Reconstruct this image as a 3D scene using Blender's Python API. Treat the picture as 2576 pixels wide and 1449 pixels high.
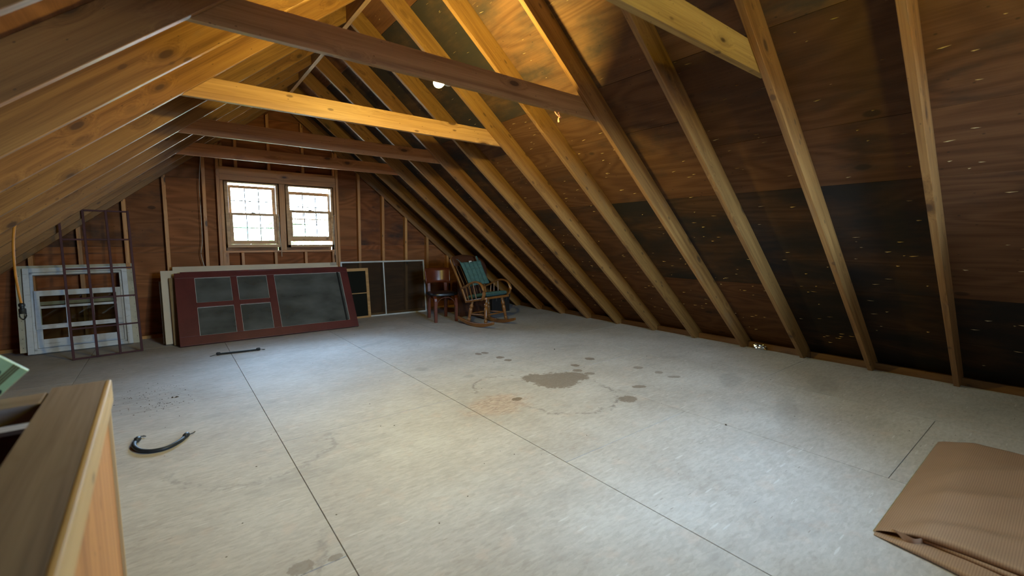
import bpy, bmesh, math, random
from mathutils import Vector, Matrix, noise

for o in list(bpy.data.objects): bpy.data.objects.remove(o, do_unlink=True)
sc = bpy.context.scene
COL = sc.collection
RND = random.Random(11)

# ------------------------------------------------------------------ camera
cam_d = bpy.data.cameras.new('camera'); cam = bpy.data.objects.new('camera', cam_d); COL.objects.link(cam)
right = Vector((0.789296, -0.614013, 0.000198)); down = Vector((-0.063921, -0.08249, -0.99454)); fwd = Vector((0.610677, 0.784973, -0.104358))
Mc = Matrix((( right.x, -down.x, -fwd.x, 0.0), (right.y, -down.y, -fwd.y, 0.0), (right.z, -down.z, -fwd.z, 1.25), (0, 0, 0, 1)))
cam.matrix_world = Mc
cam_d.sensor_width = 36.0; cam_d.lens = 1111.3 / 2576 * 36; cam_d.shift_y = -0.00064
cam_d.clip_start = 0.02; cam_d.clip_end = 300
cam_d.dof.use_dof = True; cam_d.dof.focus_distance = 6.0; cam_d.dof.aperture_fstop = 2.6
sc.camera = cam

# ------------------------------------------------------------------ world, lights, exposure
SKY = 118.0
w = bpy.data.worlds.new('overcast_sky'); sc.world = w; w.use_nodes = True
bg = w.node_tree.nodes['Background']; bg.inputs[0].default_value = (0.45, 0.70, 1.0, 1); bg.inputs[1].default_value = SKY
sc.view_settings.view_transform = 'Standard'; sc.view_settings.look = 'None'
sc.view_settings.gamma = 1.0; sc.view_settings.use_curve_mapping = False
sc.view_settings.exposure = -0.12
sc.cycles.max_bounces = 10; sc.cycles.diffuse_bounces = 6; sc.cycles.transparent_max_bounces = 16
sc.cycles.sample_clamp_indirect = 8.0
sc.cycles.caustics_reflective = False; sc.cycles.caustics_refractive = False
BULB_W = 1.55      # scales the visible bulb
BULB2_W = 1.0     # scales the bulb over the stairs, above the frame

def portal(name, cx, cy, cz, sx, sz, facing):
    l = bpy.data.lights.new(name, 'AREA'); l.shape = 'RECTANGLE'; l.size = sx; l.size_y = sz; l.cycles.is_portal = True
    o = bpy.data.objects.new(name, l); COL.objects.link(o); o.location = (cx, cy, cz)
    o.rotation_euler = (math.radians(-90 if facing < 0 else 90), 0, 0)      # -Z of the light points into the room
    return o
portal('window_portal', 1.0, 7.42, 1.61, 0.66, 0.92, -1)
portal('window_portal', 1.77, 7.42, 1.61, 0.66, 0.92, -1)
NEAR_Y = -1.15
portal('window_portal', 2.12, NEAR_Y - 0.06, 1.655, 1.0, 0.95, 1)

sun_d = bpy.data.lights.new('afternoon_sun', 'SUN'); sun_d.energy = 1200.0; sun_d.angle = math.radians(0.6); sun_d.color = (1.0, 0.95, 0.86)
sun = bpy.data.objects.new('afternoon_sun', sun_d); COL.objects.link(sun); sun.location = (40, 10, 40)
sun.rotation_euler = (math.radians(6), math.radians(48), 0)          # from the right, square to the ridge: none enters the gable windows

# ------------------------------------------------------------------ mesh helpers
WM = {}
def wm(o): return WM.get(o.name, Matrix.Identity(4)) if o else Matrix.Identity(4)
def setprops(o, label=None, cat=None, group=None, kind=None):
    if label: o['label'] = label
    if cat: o['category'] = cat
    if group: o['group'] = group
    if kind: o['kind'] = kind
    return o
def link(name, data, parent, M):
    o = bpy.data.objects.new(name, data); COL.objects.link(o)
    WM[o.name] = M.copy()
    if parent:
        o.parent = parent; o.matrix_basis = wm(parent).inverted() @ M
    else:
        o.matrix_basis = M
    return o
def empty(name, loc=(0, 0, 0), rotz=0, label=None, cat=None, group=None, kind=None, M=None):
    M = M if M is not None else Matrix.Translation(Vector(loc)) @ Matrix.Rotation(rotz, 4, 'Z')
    o = link(name, None, None, M); o.empty_display_size = 0.1
    return setprops(o, label, cat, group, kind)

class MB:
    def __init__(s): s.v = []; s.f = []; s.uv = {}
    def add(s, vs, fs):
        n = len(s.v); s.v += [Vector(p) for p in vs]; s.f += [tuple(n + i for i in f) for f in fs]; return n
    def box(s, x0, x1, y0, y1, z0, z1):
        s.add([(x0,y0,z0),(x1,y0,z0),(x1,y1,z0),(x0,y1,z0),(x0,y0,z1),(x1,y0,z1),(x1,y1,z1),(x0,y1,z1)],
              [(0,3,2,1),(4,5,6,7),(0,1,5,4),(1,2,6,5),(2,3,7,6),(3,0,4,7)]); return s
    def prism(s, poly, a, b, axis=1):
        n = len(poly); P = []
        for t in (a, b):
            for (p, q) in poly:
                P.append({0: (t, p, q), 1: (p, t, q), 2: (p, q, t)}[axis])
        fs = [tuple(range(n)), tuple(reversed(range(n, 2*n)))]
        fs += [(i, (i+1) % n, n + (i+1) % n, n + i) for i in range(n)]
        s.add(P, fs); return s
    def tube(s, pts, r, n=8, cap=True, sx=1.0, sy=1.0, up=(0, 0, 1), closed=False):
        pts = [Vector(p) for p in pts]; m = len(pts)
        rs = r if isinstance(r, (list, tuple)) else [r] * m
        rings = []; upv = Vector(up); last = None
        for i, p in enumerate(pts):
            if closed: t = (pts[(i+1) % m] - pts[i-1]).normalized()
            else: t = (pts[min(i+1, m-1)] - pts[max(i-1, 0)]).normalized()
            a = t.cross(upv)
            if a.length < 1e-3: a = last if last is not None else t.cross(Vector((1, 0.1, 0)))
            a.normalize(); b = a.cross(t).normalized(); last = a
            rings.append([p + a * (math.cos(2*math.pi*k/n) * rs[i] * sx) + b * (math.sin(2*math.pi*k/n) * rs[i] * sy) for k in range(n)])
        vs = [q for ring in rings for q in ring]; fs = []
        for i in range(m if closed else m - 1):
            j = (i + 1) % m
            for k in range(n): fs.append((i*n+k, i*n+(k+1) % n, j*n+(k+1) % n, j*n+k))
        if cap and not closed: fs += [tuple(reversed(range(n))), tuple(range((m-1)*n, m*n))]
        s.add(vs, fs); return s
    def lathe(s, p0, p1, prof, n=10):            # prof: (t 0..1, radius)
        p0, p1 = Vector(p0), Vector(p1)
        return s.tube([p0.lerp(p1, t) for t, _ in prof], [r for _, r in prof], n, up=(0.13, 0.2, 0.05))
    def grid(s, nu, nv, fn, closed_u=False):
        vs = [fn(i / (nu - 1), j / (nv - 1)) for i in range(nu) for j in range(nv)]
        fs = [(i*nv+j, (i+1)*nv+j, (i+1)*nv+j+1, i*nv+j+1) for i in range(nu-1) for j in range(nv-1)]
        b = s.add(vs, fs)
        for i in range(nu):
            for j in range(nv): s.uv[b + i*nv + j] = (i / (nu - 1), j / (nv - 1))
        return s
    def build(s, name, mat, parent=None, M=None, smooth=0, bevel=0.0, solid=0.0, subsurf=0):
        """vertices are given in the frame M (world when M is None)"""
        M = M if M is not None else Matrix.Identity(4)
        me = bpy.data.meshes.new(name); me.from_pydata([tuple(v) for v in s.v], [], s.f); me.update()
        if s.uv:
            uvl = me.uv_layers.new(name='uv')
            for l in me.loops: uvl.data[l.index].uv = s.uv.get(l.vertex_index, (0, 0))
        bm = bmesh.new(); bm.from_mesh(me); bmesh.ops.recalc_face_normals(bm, faces=bm.faces); bm.to_mesh(me); bm.free()
        if smooth:
            me.shade_smooth(); me.set_sharp_from_angle(angle=math.radians(smooth))
        if mat: me.materials.append(mat)
        o = link(name, me, parent, M)
        if solid: m = o.modifiers.new('solidify', 'SOLIDIFY'); m.thickness = solid
        if bevel: m = o.modifiers.new('bevel', 'BEVEL'); m.width = bevel; m.segments = 2; m.limit_method = 'ANGLE'
        if subsurf: m = o.modifiers.new('subsurf', 'SUBSURF'); m.levels = m.render_levels = subsurf
        return o

def frame(origin, xdir, zdir):
    x = Vector(xdir).normalized(); z = Vector(zdir); z = (z - x * z.dot(x)).normalized(); y = z.cross(x)
    return Matrix(((x.x, y.x, z.x, origin[0]), (x.y, y.y, z.y, origin[1]), (x.z, y.z, z.z, origin[2]), (0, 0, 0, 1)))
def smooth_path(pts, n=6):
    pts = [Vector(p) for p in pts]; out = []
    for i in range(len(pts) - 1):
        p0 = pts[max(i-1, 0)]; p1 = pts[i]; p2 = pts[i+1]; p3 = pts[min(i+2, len(pts)-1)]
        for k in range(n):
            t = k / n
            out.append(0.5 * ((2*p1) + (p2-p0)*t + (2*p0-5*p1+4*p2-p3)*t*t + (3*p1-p0-3*p2+p3)*t**3))
    out.append(pts[-1]); return out

# ------------------------------------------------------------------ materials
class NT:
    def __init__(s, name):
        s.m = bpy.data.materials.new(name); s.m.use_nodes = True; s.t = s.m.node_tree; s.t.nodes.clear()
        s.out = s.t.nodes.new('ShaderNodeOutputMaterial')
    def n(s, typ, **kw):
        nd = s.t.nodes.new(typ)
        for k, v in kw.items():
            if k == 'inp':
                for kk, vv in v.items(): s.set(nd, kk, vv)
            else: setattr(nd, k, v)
        return nd
    def set(s, nd, k, v):
        i = nd.inputs[k]
        if isinstance(v, bpy.types.NodeSocket): s.t.links.new(v, i)
        else: i.default_value = v
    def math(s, op, a, b=None, c=None, clamp=False):
        nd = s.n('ShaderNodeMath', operation=op, use_clamp=clamp); s.set(nd, 0, a)
        if b is not None: s.set(nd, 1, b)
        if c is not None: s.set(nd, 2, c)
        return nd.outputs[0]
    def vmath(s, op, a, b=None):
        nd = s.n('ShaderNodeVectorMath', operation=op); s.set(nd, 0, a)
        if b is not None: s.set(nd, 1, b)
        return nd.outputs['Value'] if op in ('LENGTH', 'DOT_PRODUCT', 'DISTANCE') else nd.outputs[0]
    def mix(s, f, a, b, mode='MIX'):
        nd = s.n('ShaderNodeMix', data_type='RGBA', blend_type=mode); s.set(nd, 0, f); s.set(nd, 6, a); s.set(nd, 7, b); return nd.outputs[2]
    def noise(s, vec, scale, detail=3.0, rough=0.5, dist=0.0):
        nd = s.n('ShaderNodeTexNoise', inp={'Vector': vec, 'Scale': scale, 'Detail': detail, 'Roughness': rough, 'Distortion': dist}); return nd.outputs['Fac']
    def voro(s, vec, scale, feature='F1', rnd=1.0):
        return s.n('ShaderNodeTexVoronoi', feature=feature, inp={'Vector': vec, 'Scale': scale, 'Randomness': rnd})
    def ramp(s, fac, stops):
        nd = s.n('ShaderNodeValToRGB'); s.set(nd, 0, fac); e = nd.color_ramp.elements
        while len(e) < len(stops): e.new(0.5)
        for el, (p, c) in zip(e, stops): el.position = p; el.color = (*c, 1) if len(c) == 3 else c
        return nd.outputs[0]
    def step(s, v, lo, hi):
        nd = s.n('ShaderNodeMapRange', interpolation_type='SMOOTHSTEP'); s.set(nd, 0, v); s.set(nd, 1, lo); s.set(nd, 2, hi); return nd.outputs[0]
    def principled(s, color, rough=0.6, spec=0.3, bump=None, bstr=0.2, bdist=0.002, **kw):
        p = s.n('ShaderNodeBsdfPrincipled'); s.set(p, 'Base Color', color); s.set(p, 'Roughness', rough); s.set(p, 'Specular IOR Level', spec)
        if bump is not None:
            b = s.n('ShaderNodeBump', inp={'Height': bump, 'Strength': bstr, 'Distance': bdist}); s.set(p, 'Normal', b.outputs[0])
        for k, v in kw.items(): s.set(p, k.replace('_', ' '), v)
        s.t.links.new(p.outputs[0], s.out.inputs[0]); return p

def C(r, g, b): return (r, g, b, 1)

def lumber(name, light, dark, knot=(0.075, 0.035, 0.014), grey=0.0, rough=0.5, spec=0.38, knots=1.0):
    """sawn softwood: long axis = local X, colour varied per board through the object colour"""
    t = NT(name)
    tc = t.n('ShaderNodeTexCoord'); oi = t.n('ShaderNodeObjectInfo')
    off = t.math('MULTIPLY', oi.outputs['Random'], 37.0)
    v = t.vmath('ADD', tc.outputs['Object'], off)
    vk = t.vmath('MULTIPLY', v, (3.0, 4.0, 7.5))
    kn = t.voro(vk, 1.0); kd = kn.outputs['Distance']
    kmask = t.math('GREATER_THAN', t.n('ShaderNodeSeparateColor', inp={0: kn.outputs['Color']}).outputs[0], 1.0 - 0.75 * knots)
    warp = t.math('MULTIPLY', t.math('MULTIPLY', t.step(kd, 0.42, 0.05), kmask), 0.05)
    wv = t.n('ShaderNodeCombineXYZ', inp={1: warp, 2: warp}).outputs[0]
    v2 = t.vmath('ADD', v, wv)
    g1 = t.noise(t.vmath('MULTIPLY', v2, (0.7, 22, 22)), 1.0, 3.0, 0.6, 0.6)
    g2 = t.noise(t.vmath('MULTIPLY', v2, (3.0, 160, 160)), 1.0, 2.0, 0.6)
    big = t.noise(t.vmath('MULTIPLY', v, (0.9, 3, 3)), 1.0, 3.0, 0.6)
    f = t.math('ADD', t.math('MULTIPLY', g1, 1.0), t.math('MULTIPLY', t.math('SUBTRACT', g2, 0.5), 0.5))
    c = t.ramp(f, [(0.30, [x * 1.08 for x in light]), (0.52, [(x + y) * 0.5 for x, y in zip(light, dark)]), (0.72, [x * 0.8 for x in dark])])
    c = t.mix(t.math('MULTIPLY', t.step(big, 0.5, 0.75), 0.35), c, C(*[x * 0.62 for x in dark]))
    ring = t.math('MULTIPLY', t.step(kd, 0.26, 0.14), kmask)
    c = t.mix(t.math('MULTIPLY', ring, 0.45), c, C(*[x * 0.5 for x in dark]))
    core = t.math('MULTIPLY', t.step(kd, 0.14, 0.09), kmask)
    c = t.mix(t.math('MULTIPLY', core, 0.95), c, C(*knot))
    k2 = t.voro(t.vmath('MULTIPLY', v, (6.5, 9, 16)), 1.0)
    k2m = t.math('MULTIPLY', t.math('GREATER_THAN', t.n('ShaderNodeSeparateColor', inp={0: k2.outputs['Color']}).outputs[1], 1.0 - 0.45 * knots), 1.0)
    c = t.mix(t.math('MULTIPLY', t.math('MULTIPLY', t.step(k2.outputs['Distance'], 0.20, 0.10), k2m), 0.75), c, C(knot[0] * 1.1, knot[1] * 1.1, knot[2] * 1.1))
    sp = t.voro(t.vmath('MULTIPLY', v, (14, 25, 25)), 1.0).outputs['Distance']
    c = t.mix(t.math('MULTIPLY', t.step(sp, 0.10, 0.05), 0.6), c, C(0.06, 0.03, 0.015))
    st = t.noise(t.vmath('MULTIPLY', v, (2.2, 6, 6)), 1.0, 4.0, 0.65)
    c = t.mix(t.math('MULTIPLY', t.step(st, 0.60, 0.72), 0.3 + grey), c, C(0.16, 0.11, 0.075))
    c = t.mix(1.0, c, oi.outputs['Color'], 'MULTIPLY')
    t.principled(c, rough, spec, bump=f, bstr=0.15, bdist=0.003)
    return t.m

def plywood(name, light, dark):
    """plywood sheet: face grain along local X; object colour r brightness, g mould, b redness"""
    t = NT(name)
    tc = t.n('ShaderNodeTexCoord'); oi = t.n('ShaderNodeObjectInfo')
    off = t.math('MULTIPLY', oi.outputs['Random'], 53.0)
    v = t.vmath('ADD', tc.outputs['Object'], off)
    sep = t.n('ShaderNodeSeparateColor', inp={0: oi.outputs['Color']})
    bright, mould_shade, red = sep.outputs
    lo = t.noise(t.vmath('MULTIPLY', v, (0.5, 1.6, 1.6)), 1.0, 2.0, 0.5)
    wv = t.math('SINE', t.math('MULTIPLY', t.noise(t.vmath('MULTIPLY', v, (0.8, 3.4, 3.4)), 1.0, 1.0, 0.4, 0.4), 60.0))
    line = t.noise(t.vmath('MULTIPLY', v, (2.5, 90, 90)), 1.0, 3.0, 0.6)
    f = t.math('ADD', t.math('MULTIPLY', t.math('ADD', wv, 1.0), 0.17), t.math('MULTIPLY', line, 0.75))
    c = t.ramp(f, [(0.2, light), (0.8, dark)])
    c = t.mix(t.math('MULTIPLY', t.step(lo, 0.5, 0.7), 0.4), c, C(*[x * 0.6 for x in dark]))
    c = t.mix(t.math('MULTIPLY', red, 0.7), c, t.mix(1.0, c, C(1.25, 0.62, 0.38), 'MULTIPLY'))
    kn = t.voro(t.vmath('MULTIPLY', v, (2.2, 4.0, 4.0)), 1.0)
    km = t.math('GREATER_THAN', t.n('ShaderNodeSeparateColor', inp={0: kn.outputs['Color']}).outputs[0], 0.6)
    c = t.mix(t.math('MULTIPLY', t.math('MULTIPLY', t.step(kn.outputs['Distance'], 0.12, 0.07), km), 0.7), c, C(0.035, 0.02, 0.012))
    sp = t.voro(t.vmath('MULTIPLY', v, (9, 14, 14)), 1.0).outputs['Distance']
    c = t.mix(t.math('MULTIPLY', t.step(sp, 0.09, 0.04), 0.6), c, C(0.03, 0.018, 0.012))
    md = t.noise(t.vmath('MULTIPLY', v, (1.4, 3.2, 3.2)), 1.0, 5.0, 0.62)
    mm = t.step(t.math('ADD', md, t.math('MULTIPLY', mould_shade, 0.55)), 0.62, 0.95)
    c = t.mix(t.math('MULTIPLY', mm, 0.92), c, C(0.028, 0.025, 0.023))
    c = t.mix(1.0, c, t.n('ShaderNodeCombineColor', inp={0: bright, 1: bright, 2: bright}).outputs[0], 'MULTIPLY')
    t.principled(c, 0.75, 0.18, bump=f, bstr=0.12, bdist=0.002)
    return t.m

STAINS = [  # x, y, rx, ry, rot, strength
    (2.70, 2.82, 0.25, 0.22, 0.3, 0.75), (2.58, 2.98, 0.13, 0.13, 0, 0.75), (2.92, 2.80, 0.13, 0.14, 0, 0.75), (2.66, 4.03, 0.035, 0.05, 0, 0.8), (2.74, 4.02, 0.04, 0.05, 0, 0.8),
    (2.76, 3.76, 0.05, 0.05, 0, 0.8), (2.765, 3.62, 0.045, 0.045, 0, 0.8), (3.18, 3.05, 0.045, 0.05, 0, 0.8), (3.486, 3.13, 0.055, 0.06, 0, 0.8),
    (3.07, 2.91, 0.05, 0.05, 0.3, 0.7), (3.09, 2.77, 0.06, 0.045, -0.4, 0.65), (3.62, 2.61, 0.055, 0.05, 0, 0.6), (3.64, 2.39, 0.05, 0.04, 0, 0.6),
    (3.63, 2.22, 0.07, 0.04, -0.6, 0.6), (3.14, 2.25, 0.07, 0.04, -0.5, 0.7), (2.82, 2.12, 0.085, 0.07, 0, 0.75), (2.12, 2.66, 0.05, 0.035, 0, 0.9),
    (1.90, 3.87, 0.08, 0.09, 0, 0.35), (2.15, 3.40, 0.07, 0.06, 0, 0.3), (0.33, 1.74, 0.05, 0.045, 0, 0.55), (0.45, 1.72, 0.03, 0.02, 0, 0.55), (0.29, 1.68, 0.035, 0.04, 0, 0.55),
    (3.95, 1.85, 0.30, 0.12, 0.4, 0.3), (3.55, 1.25, 0.5, 0.10, 0.35, 0.22), (4.5, 1.3, 0.4, 0.15, 0.3, 0.22), (1.9, 5.2, 0.3, 0.07, 0.4, 0.25), (0.62, 2.47, 0.5, 0.10, 0.1, 0.18)]

def osb_floor():
    t = NT('dusty_osb')
    pos = t.n('ShaderNodeNewGeometry').outputs['Position']
    oi = t.n('ShaderNodeObjectInfo')
    base = t.noise(pos, 1.3, 4.0, 0.6)
    c = t.ramp(base, [(0.35, (0.40, 0.368, 0.345)), (0.65, (0.48, 0.458, 0.448))])
    for rot, sc_, sx, sy, amt in ((0.25, 1.0, 20, 70, 0.28), (-0.6, 1.0, 26, 80, 0.28), (1.3, 1.0, 30, 100, 0.25)):
        mp = t.n('ShaderNodeMapping', inp={'Vector': pos, 'Rotation': (0, 0, rot), 'Scale': (sx, sy, 1)})
        vz = t.voro(mp.outputs[0], sc_)
        val = t.n('ShaderNodeSeparateColor', inp={0: vz.outputs['Color']})
        shade = t.ramp(val.outputs[0], [(0.0, (0.80, 0.76, 0.72)), (0.5, (1, 1, 1)), (1.0, (1.16, 1.15, 1.13))])
        c = t.mix(amt, c, t.mix(1.0, c, shade, 'MULTIPLY'))
    fine = t.noise(pos, 55.0, 3.0, 0.7)
    c = t.mix(t.math('MULTIPLY', t.step(fine, 0.57, 0.75), 0.32), c, C(0.27, 0.22, 0.18))
    pk = t.noise(pos, 7.0, 3.0, 0.6)
    c = t.mix(t.math('MULTIPLY', t.step(pk, 0.56, 0.7), 0.16), c, C(0.62, 0.45, 0.36))
    # flecks and dirt specks
    fl = t.n('ShaderNodeMapping', inp={'Vector': pos, 'Rotation': (0, 0, 0.5), 'Scale': (5, 42, 1)})
    fd = t.voro(fl.outputs[0], 1.0); fs = t.n('ShaderNodeSeparateColor', inp={0: fd.outputs['Color']})
    c = t.mix(t.math('MULTIPLY', t.math('MULTIPLY', t.step(fd.outputs['Distance'], 0.22, 0.17), t.math('GREATER_THAN', fs.outputs[0], 0.82)), 0.35), c, C(0.70, 0.70, 0.70))
    c = t.mix(t.math('MULTIPLY', t.math('MULTIPLY', t.step(fd.outputs['Distance'], 0.10, 0.06), t.math('LESS_THAN', fs.outputs[1], 0.35)), 0.6), c, C(0.17, 0.12, 0.09))
    # grey dirt clouds
    dz = t.noise(t.vmath('MULTIPLY', pos, (1.0, 1.9, 1)), 1.1, 6.0, 0.68)
    c = t.mix(t.math('MULTIPLY', t.step(dz, 0.53, 0.70), 0.34), c, C(0.25, 0.235, 0.225))
    # exposed reddish flakes
    wob = t.math('MULTIPLY', t.math('SUBTRACT', t.noise(pos, 9.0, 4.0, 0.7), 0.5), 1.1)
    def blob(x, y, rx, ry, rot, wobble):
        mp = t.n('ShaderNodeMapping', vector_type='TEXTURE', inp={'Vector': pos, 'Location': (x, y, 0), 'Rotation': (0, 0, rot), 'Scale': (rx, ry, 1000.0)})
        return t.math('ADD', t.vmath('LENGTH', mp.outputs[0]), wobble)
    mp = t.n('ShaderNodeMapping', inp={'Vector': pos, 'Rotation': (0, 0, 0.9), 'Scale': (26, 120, 1)})
    fz = t.voro(mp.outputs[0], 1.0); fv = t.n('ShaderNodeSeparateColor', inp={0: fz.outputs['Color']})
    red = t.ramp(fv.outputs[0], [(0.0, (0.22, 0.13, 0.09)), (0.4, (0.42, 0.28, 0.205)), (1.0, (0.56, 0.44, 0.35))])
    c = t.mix(t.math('MULTIPLY', t.step(blob(1.94, 2.66, 0.36, 0.26, 0.2, wob), 1.0, 0.45), 0.55), c, red)
    # water marks
    wob2 = t.math('MULTIPLY', t.math('SUBTRACT', t.noise(pos, 26.0, 4.0, 0.7), 0.5), 1.2)
    dark = None
    for (x, y, rx, ry, rot, st) in STAINS:
        if st < 0.4:
            c = t.mix(t.math('MULTIPLY', t.step(blob(x, y, rx, ry, rot, wob), 1.0, 0.55), st), c, C(0.20, 0.19, 0.18))
        else:
            mk = t.math('MULTIPLY', t.step(blob(x, y, rx, ry, rot, wob2), 1.0, 0.84), st)
            dark = mk if dark is None else t.math('MAXIMUM', dark, mk)
    dark = t.math('MULTIPLY', dark, t.math('MULTIPLY_ADD', fine, 0.5, 0.72))
    c = t.mix(dark, c, C(0.165, 0.122, 0.088))
    for (x, y, r, half) in ((2.5, 2.5, 0.41, -1), (0.35, 2.95, 0.42, -1), (0.05, 1.95, 0.4, -1), (2.25, 2.95, 0.3, 1)):
        d = blob(x, y, r, r, 0, t.math('MULTIPLY', wob, 0.45))
        ring = t.step(t.math('ABSOLUTE', t.math('SUBTRACT', d, 1.0)), 0.075, 0.01)
        sy = t.n('ShaderNodeSeparateXYZ', inp={0: pos}).outputs[1]
        hm = t.step(sy, y + 0.05, y - 0.1) if half < 0 else t.step(sy, y - 0.05, y + 0.1)
        nz = t.step(t.noise(pos, 15.0, 3.0, 0.6), 0.38, 0.6)
        c = t.mix(t.math('MULTIPLY', t.math('MULTIPLY', t.math('MULTIPLY', ring, hm), nz), 0.6 if x > 1.5 else 0.35), c, C(0.15, 0.125, 0.115))
    hs = t.math('MULTIPLY_ADD', oi.outputs['Random'], 0.10, 0.95)
    c = t.mix(1.0, c, t.n('ShaderNodeCombineColor', inp={0: hs, 1: hs, 2: hs}).outputs[0], 'MULTIPLY')
    t.principled(c, 0.7, 0.2, bump=t.math('ADD', fine, val.outputs[0]), bstr=0.12, bdist=0.002)
    return t.m

def plain(name, col, rough=0.5, spec=0.4, metallic=0.0, var=0.15, vs=12.0, bump=0.0):
    t = NT(name); tc = t.n('ShaderNodeTexCoord').outputs['Object']
    nz = t.noise(tc, vs, 4.0, 0.6)
    c = t.mix(t.step(nz, 0.35, 0.75), C(*col), C(*[x * (1 - var) for x in col]))
    t.principled(c, rough, spec, bump=nz if bump else None, bstr=bump, bdist=0.003, Metallic=metallic)
    return t.m

def dirty_white(name):
    t = NT(name); tc = t.n('ShaderNodeTexCoord').outputs['Object']
    n1 = t.noise(tc, 5.0, 5.0, 0.65); n2 = t.noise(t.vmath('MULTIPLY', tc, (8, 60, 60)), 1.0, 3.0, 0.6)
    c = t.mix(t.math('MULTIPLY', t.step(n1, 0.48, 0.7), 0.45), C(0.58, 0.58, 0.58), C(0.36, 0.33, 0.30))
    c = t.mix(t.math('MULTIPLY', t.step(n2, 0.6, 0.7), 0.35), c, C(0.16, 0.12, 0.09))
    t.principled(c, 0.55, 0.3); return t.m

def glassy(name, tint=(1, 1, 1), gloss=0.06):
    t = NT(name); fr = t.n('ShaderNodeFresnel', inp={'IOR': 1.45})
    tr = t.n('ShaderNodeBsdfTransparent', inp={0: C(*tint)}); gl = t.n('ShaderNodeBsdfGlossy', inp={'Color': C(1, 1, 1), 'Roughness': 0.03})
    mx = t.n('ShaderNodeMixShader', inp={0: t.math('MULTIPLY', fr.outputs[0], 0.8), 1: tr.outputs[0], 2: gl.outputs[0]})
    t.t.links.new(mx.outputs[0], t.out.inputs[0]); return t.m

def mesh_screen(name, col, open_):
    t = NT(name); tc = t.n('ShaderNodeTexCoord').outputs['Object']
    d = t.n('ShaderNodeBsdfDiffuse', inp={0: C(*col)}); tr = t.n('ShaderNodeBsdfTransparent')
    nz = t.math('MULTIPLY_ADD', t.noise(tc, 3.0, 3.0), 0.2, open_ - 0.1)
    mx = t.n('ShaderNodeMixShader', inp={0: nz, 1: d.outputs[0], 2: tr.outputs[0]})
    t.t.links.new(mx.outputs[0], t.out.inputs[0]); return t.m

def dusty_pane():
    t = NT('dusty_storm_glass'); tc = t.n('ShaderNodeTexCoord').outputs['Object']
    dust = t.noise(t.vmath('MULTIPLY', tc, (2.2, 2, 4)), 1.0, 3.0, 0.5)
    d = t.n('ShaderNodeBsdfDiffuse', inp={0: t.mix(t.step(dust, 0.3, 0.75), C(0.070, 0.069, 0.060), C(0.135, 0.137, 0.125))})
    gl = t.n('ShaderNodeBsdfGlossy', inp={'Color': C(0.85, 0.9, 1.0), 'Roughness': 0.22})
    fr = t.n('ShaderNodeFresnel', inp={'IOR': 1.35})
    tr = t.n('ShaderNodeBsdfTransparent', inp={0: C(0.7, 0.72, 0.66)})
    m0 = t.n('ShaderNodeMixShader', inp={0: 0.22, 1: d.outputs[0], 2: tr.outputs[0]})
    mx = t.n('ShaderNodeMixShader', inp={0: fr.outputs[0], 1: m0.outputs[0], 2: gl.outputs[0]})
    t.t.links.new(mx.outputs[0], t.out.inputs[0]); return t.m

def tarp_mat():
    t = NT('tan_mesh_fabric'); uv = t.n('ShaderNodeUVMap').outputs[0]
    s = t.n('ShaderNodeSeparateXYZ', inp={0: uv})
    u = t.math('MULTIPLY', s.outputs[0], 230.0); v = t.math('MULTIPLY', s.outputs[1], 150.0)
    su = t.math('SINE', t.math('MULTIPLY', t.math('ADD', u, v), 3.14159)); sv = t.math('SINE', t.math('MULTIPLY', t.math('SUBTRACT', u, v), 3.14159))
    hole = t.step(t.math('MULTIPLY', su, sv), 0.25, 0.6)
    n1 = t.noise(t.n('ShaderNodeTexCoord').outputs['Object'], 6.0, 3.0)
    c = t.mix(n1, C(0.40, 0.252, 0.165), C(0.33, 0.20, 0.128))
    c = t.mix(t.math('MULTIPLY', hole, 0.48), c, C(0.055, 0.03, 0.017))
    t.principled(c, 0.55, 0.35, bump=hole, bstr=0.3, bdist=-0.001); return t.m

def emission(name, col, strength):
    t = NT(name); e = t.n('ShaderNodeEmission', inp={0: C(*col), 1: strength}); t.t.links.new(e.outputs[0], t.out.inputs[0]); return t.m

M_RAFT = lumber('rafter_pine', (0.29, 0.146, 0.043), (0.195, 0.084, 0.021))
M_TIE = lumber('tie_pine', (0.42, 0.255, 0.115), (0.31, 0.165, 0.060))
M_STUD = lumber('stud_fir', (0.56, 0.265, 0.085), (0.41, 0.165, 0.045))
M_SILL = lumber('sash_wood', (0.50, 0.29, 0.12), (0.38, 0.19, 0.065), knots=0.3)
M_RAILTOP = lumber('weathered_rail_wood', (0.26, 0.205, 0.185), (0.175, 0.13, 0.112), grey=0.25, knots=0.4)
M_BATTEN = lumber('pale_batten', (0.66, 0.47, 0.25), (0.55, 0.36, 0.17), knots=0.1)
M_RAILPLY = lumber('raw_rail_board', (0.60, 0.29, 0.10), (0.48, 0.20, 0.06), knots=0.3)
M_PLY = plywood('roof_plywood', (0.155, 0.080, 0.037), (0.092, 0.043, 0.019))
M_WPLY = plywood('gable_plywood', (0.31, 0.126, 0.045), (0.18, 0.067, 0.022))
M_FLOOR = osb_floor()
M_SUB = plain('subfloor', (0.10, 0.07, 0.05), 0.9, 0.1)
M_SIDING = plain('outer_skin', (0.3, 0.3, 0.3), 0.9, 0.1)
M_MAROON = plain('maroon_paint', (0.105, 0.020, 0.018), 0.42, 0.45, var=0.3, vs=4)
M_MAROON_DK = plain('maroon_metal', (0.070, 0.022, 0.024), 0.6, 0.2, var=0.3, vs=8)
M_CREAM = plain('cream_door_paint', (0.60, 0.50, 0.37), 0.5, 0.35, var=0.15, vs=2)
M_CREAM2 = plain('grey_door_edge', (0.38, 0.33, 0.26), 0.6, 0.3)
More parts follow.
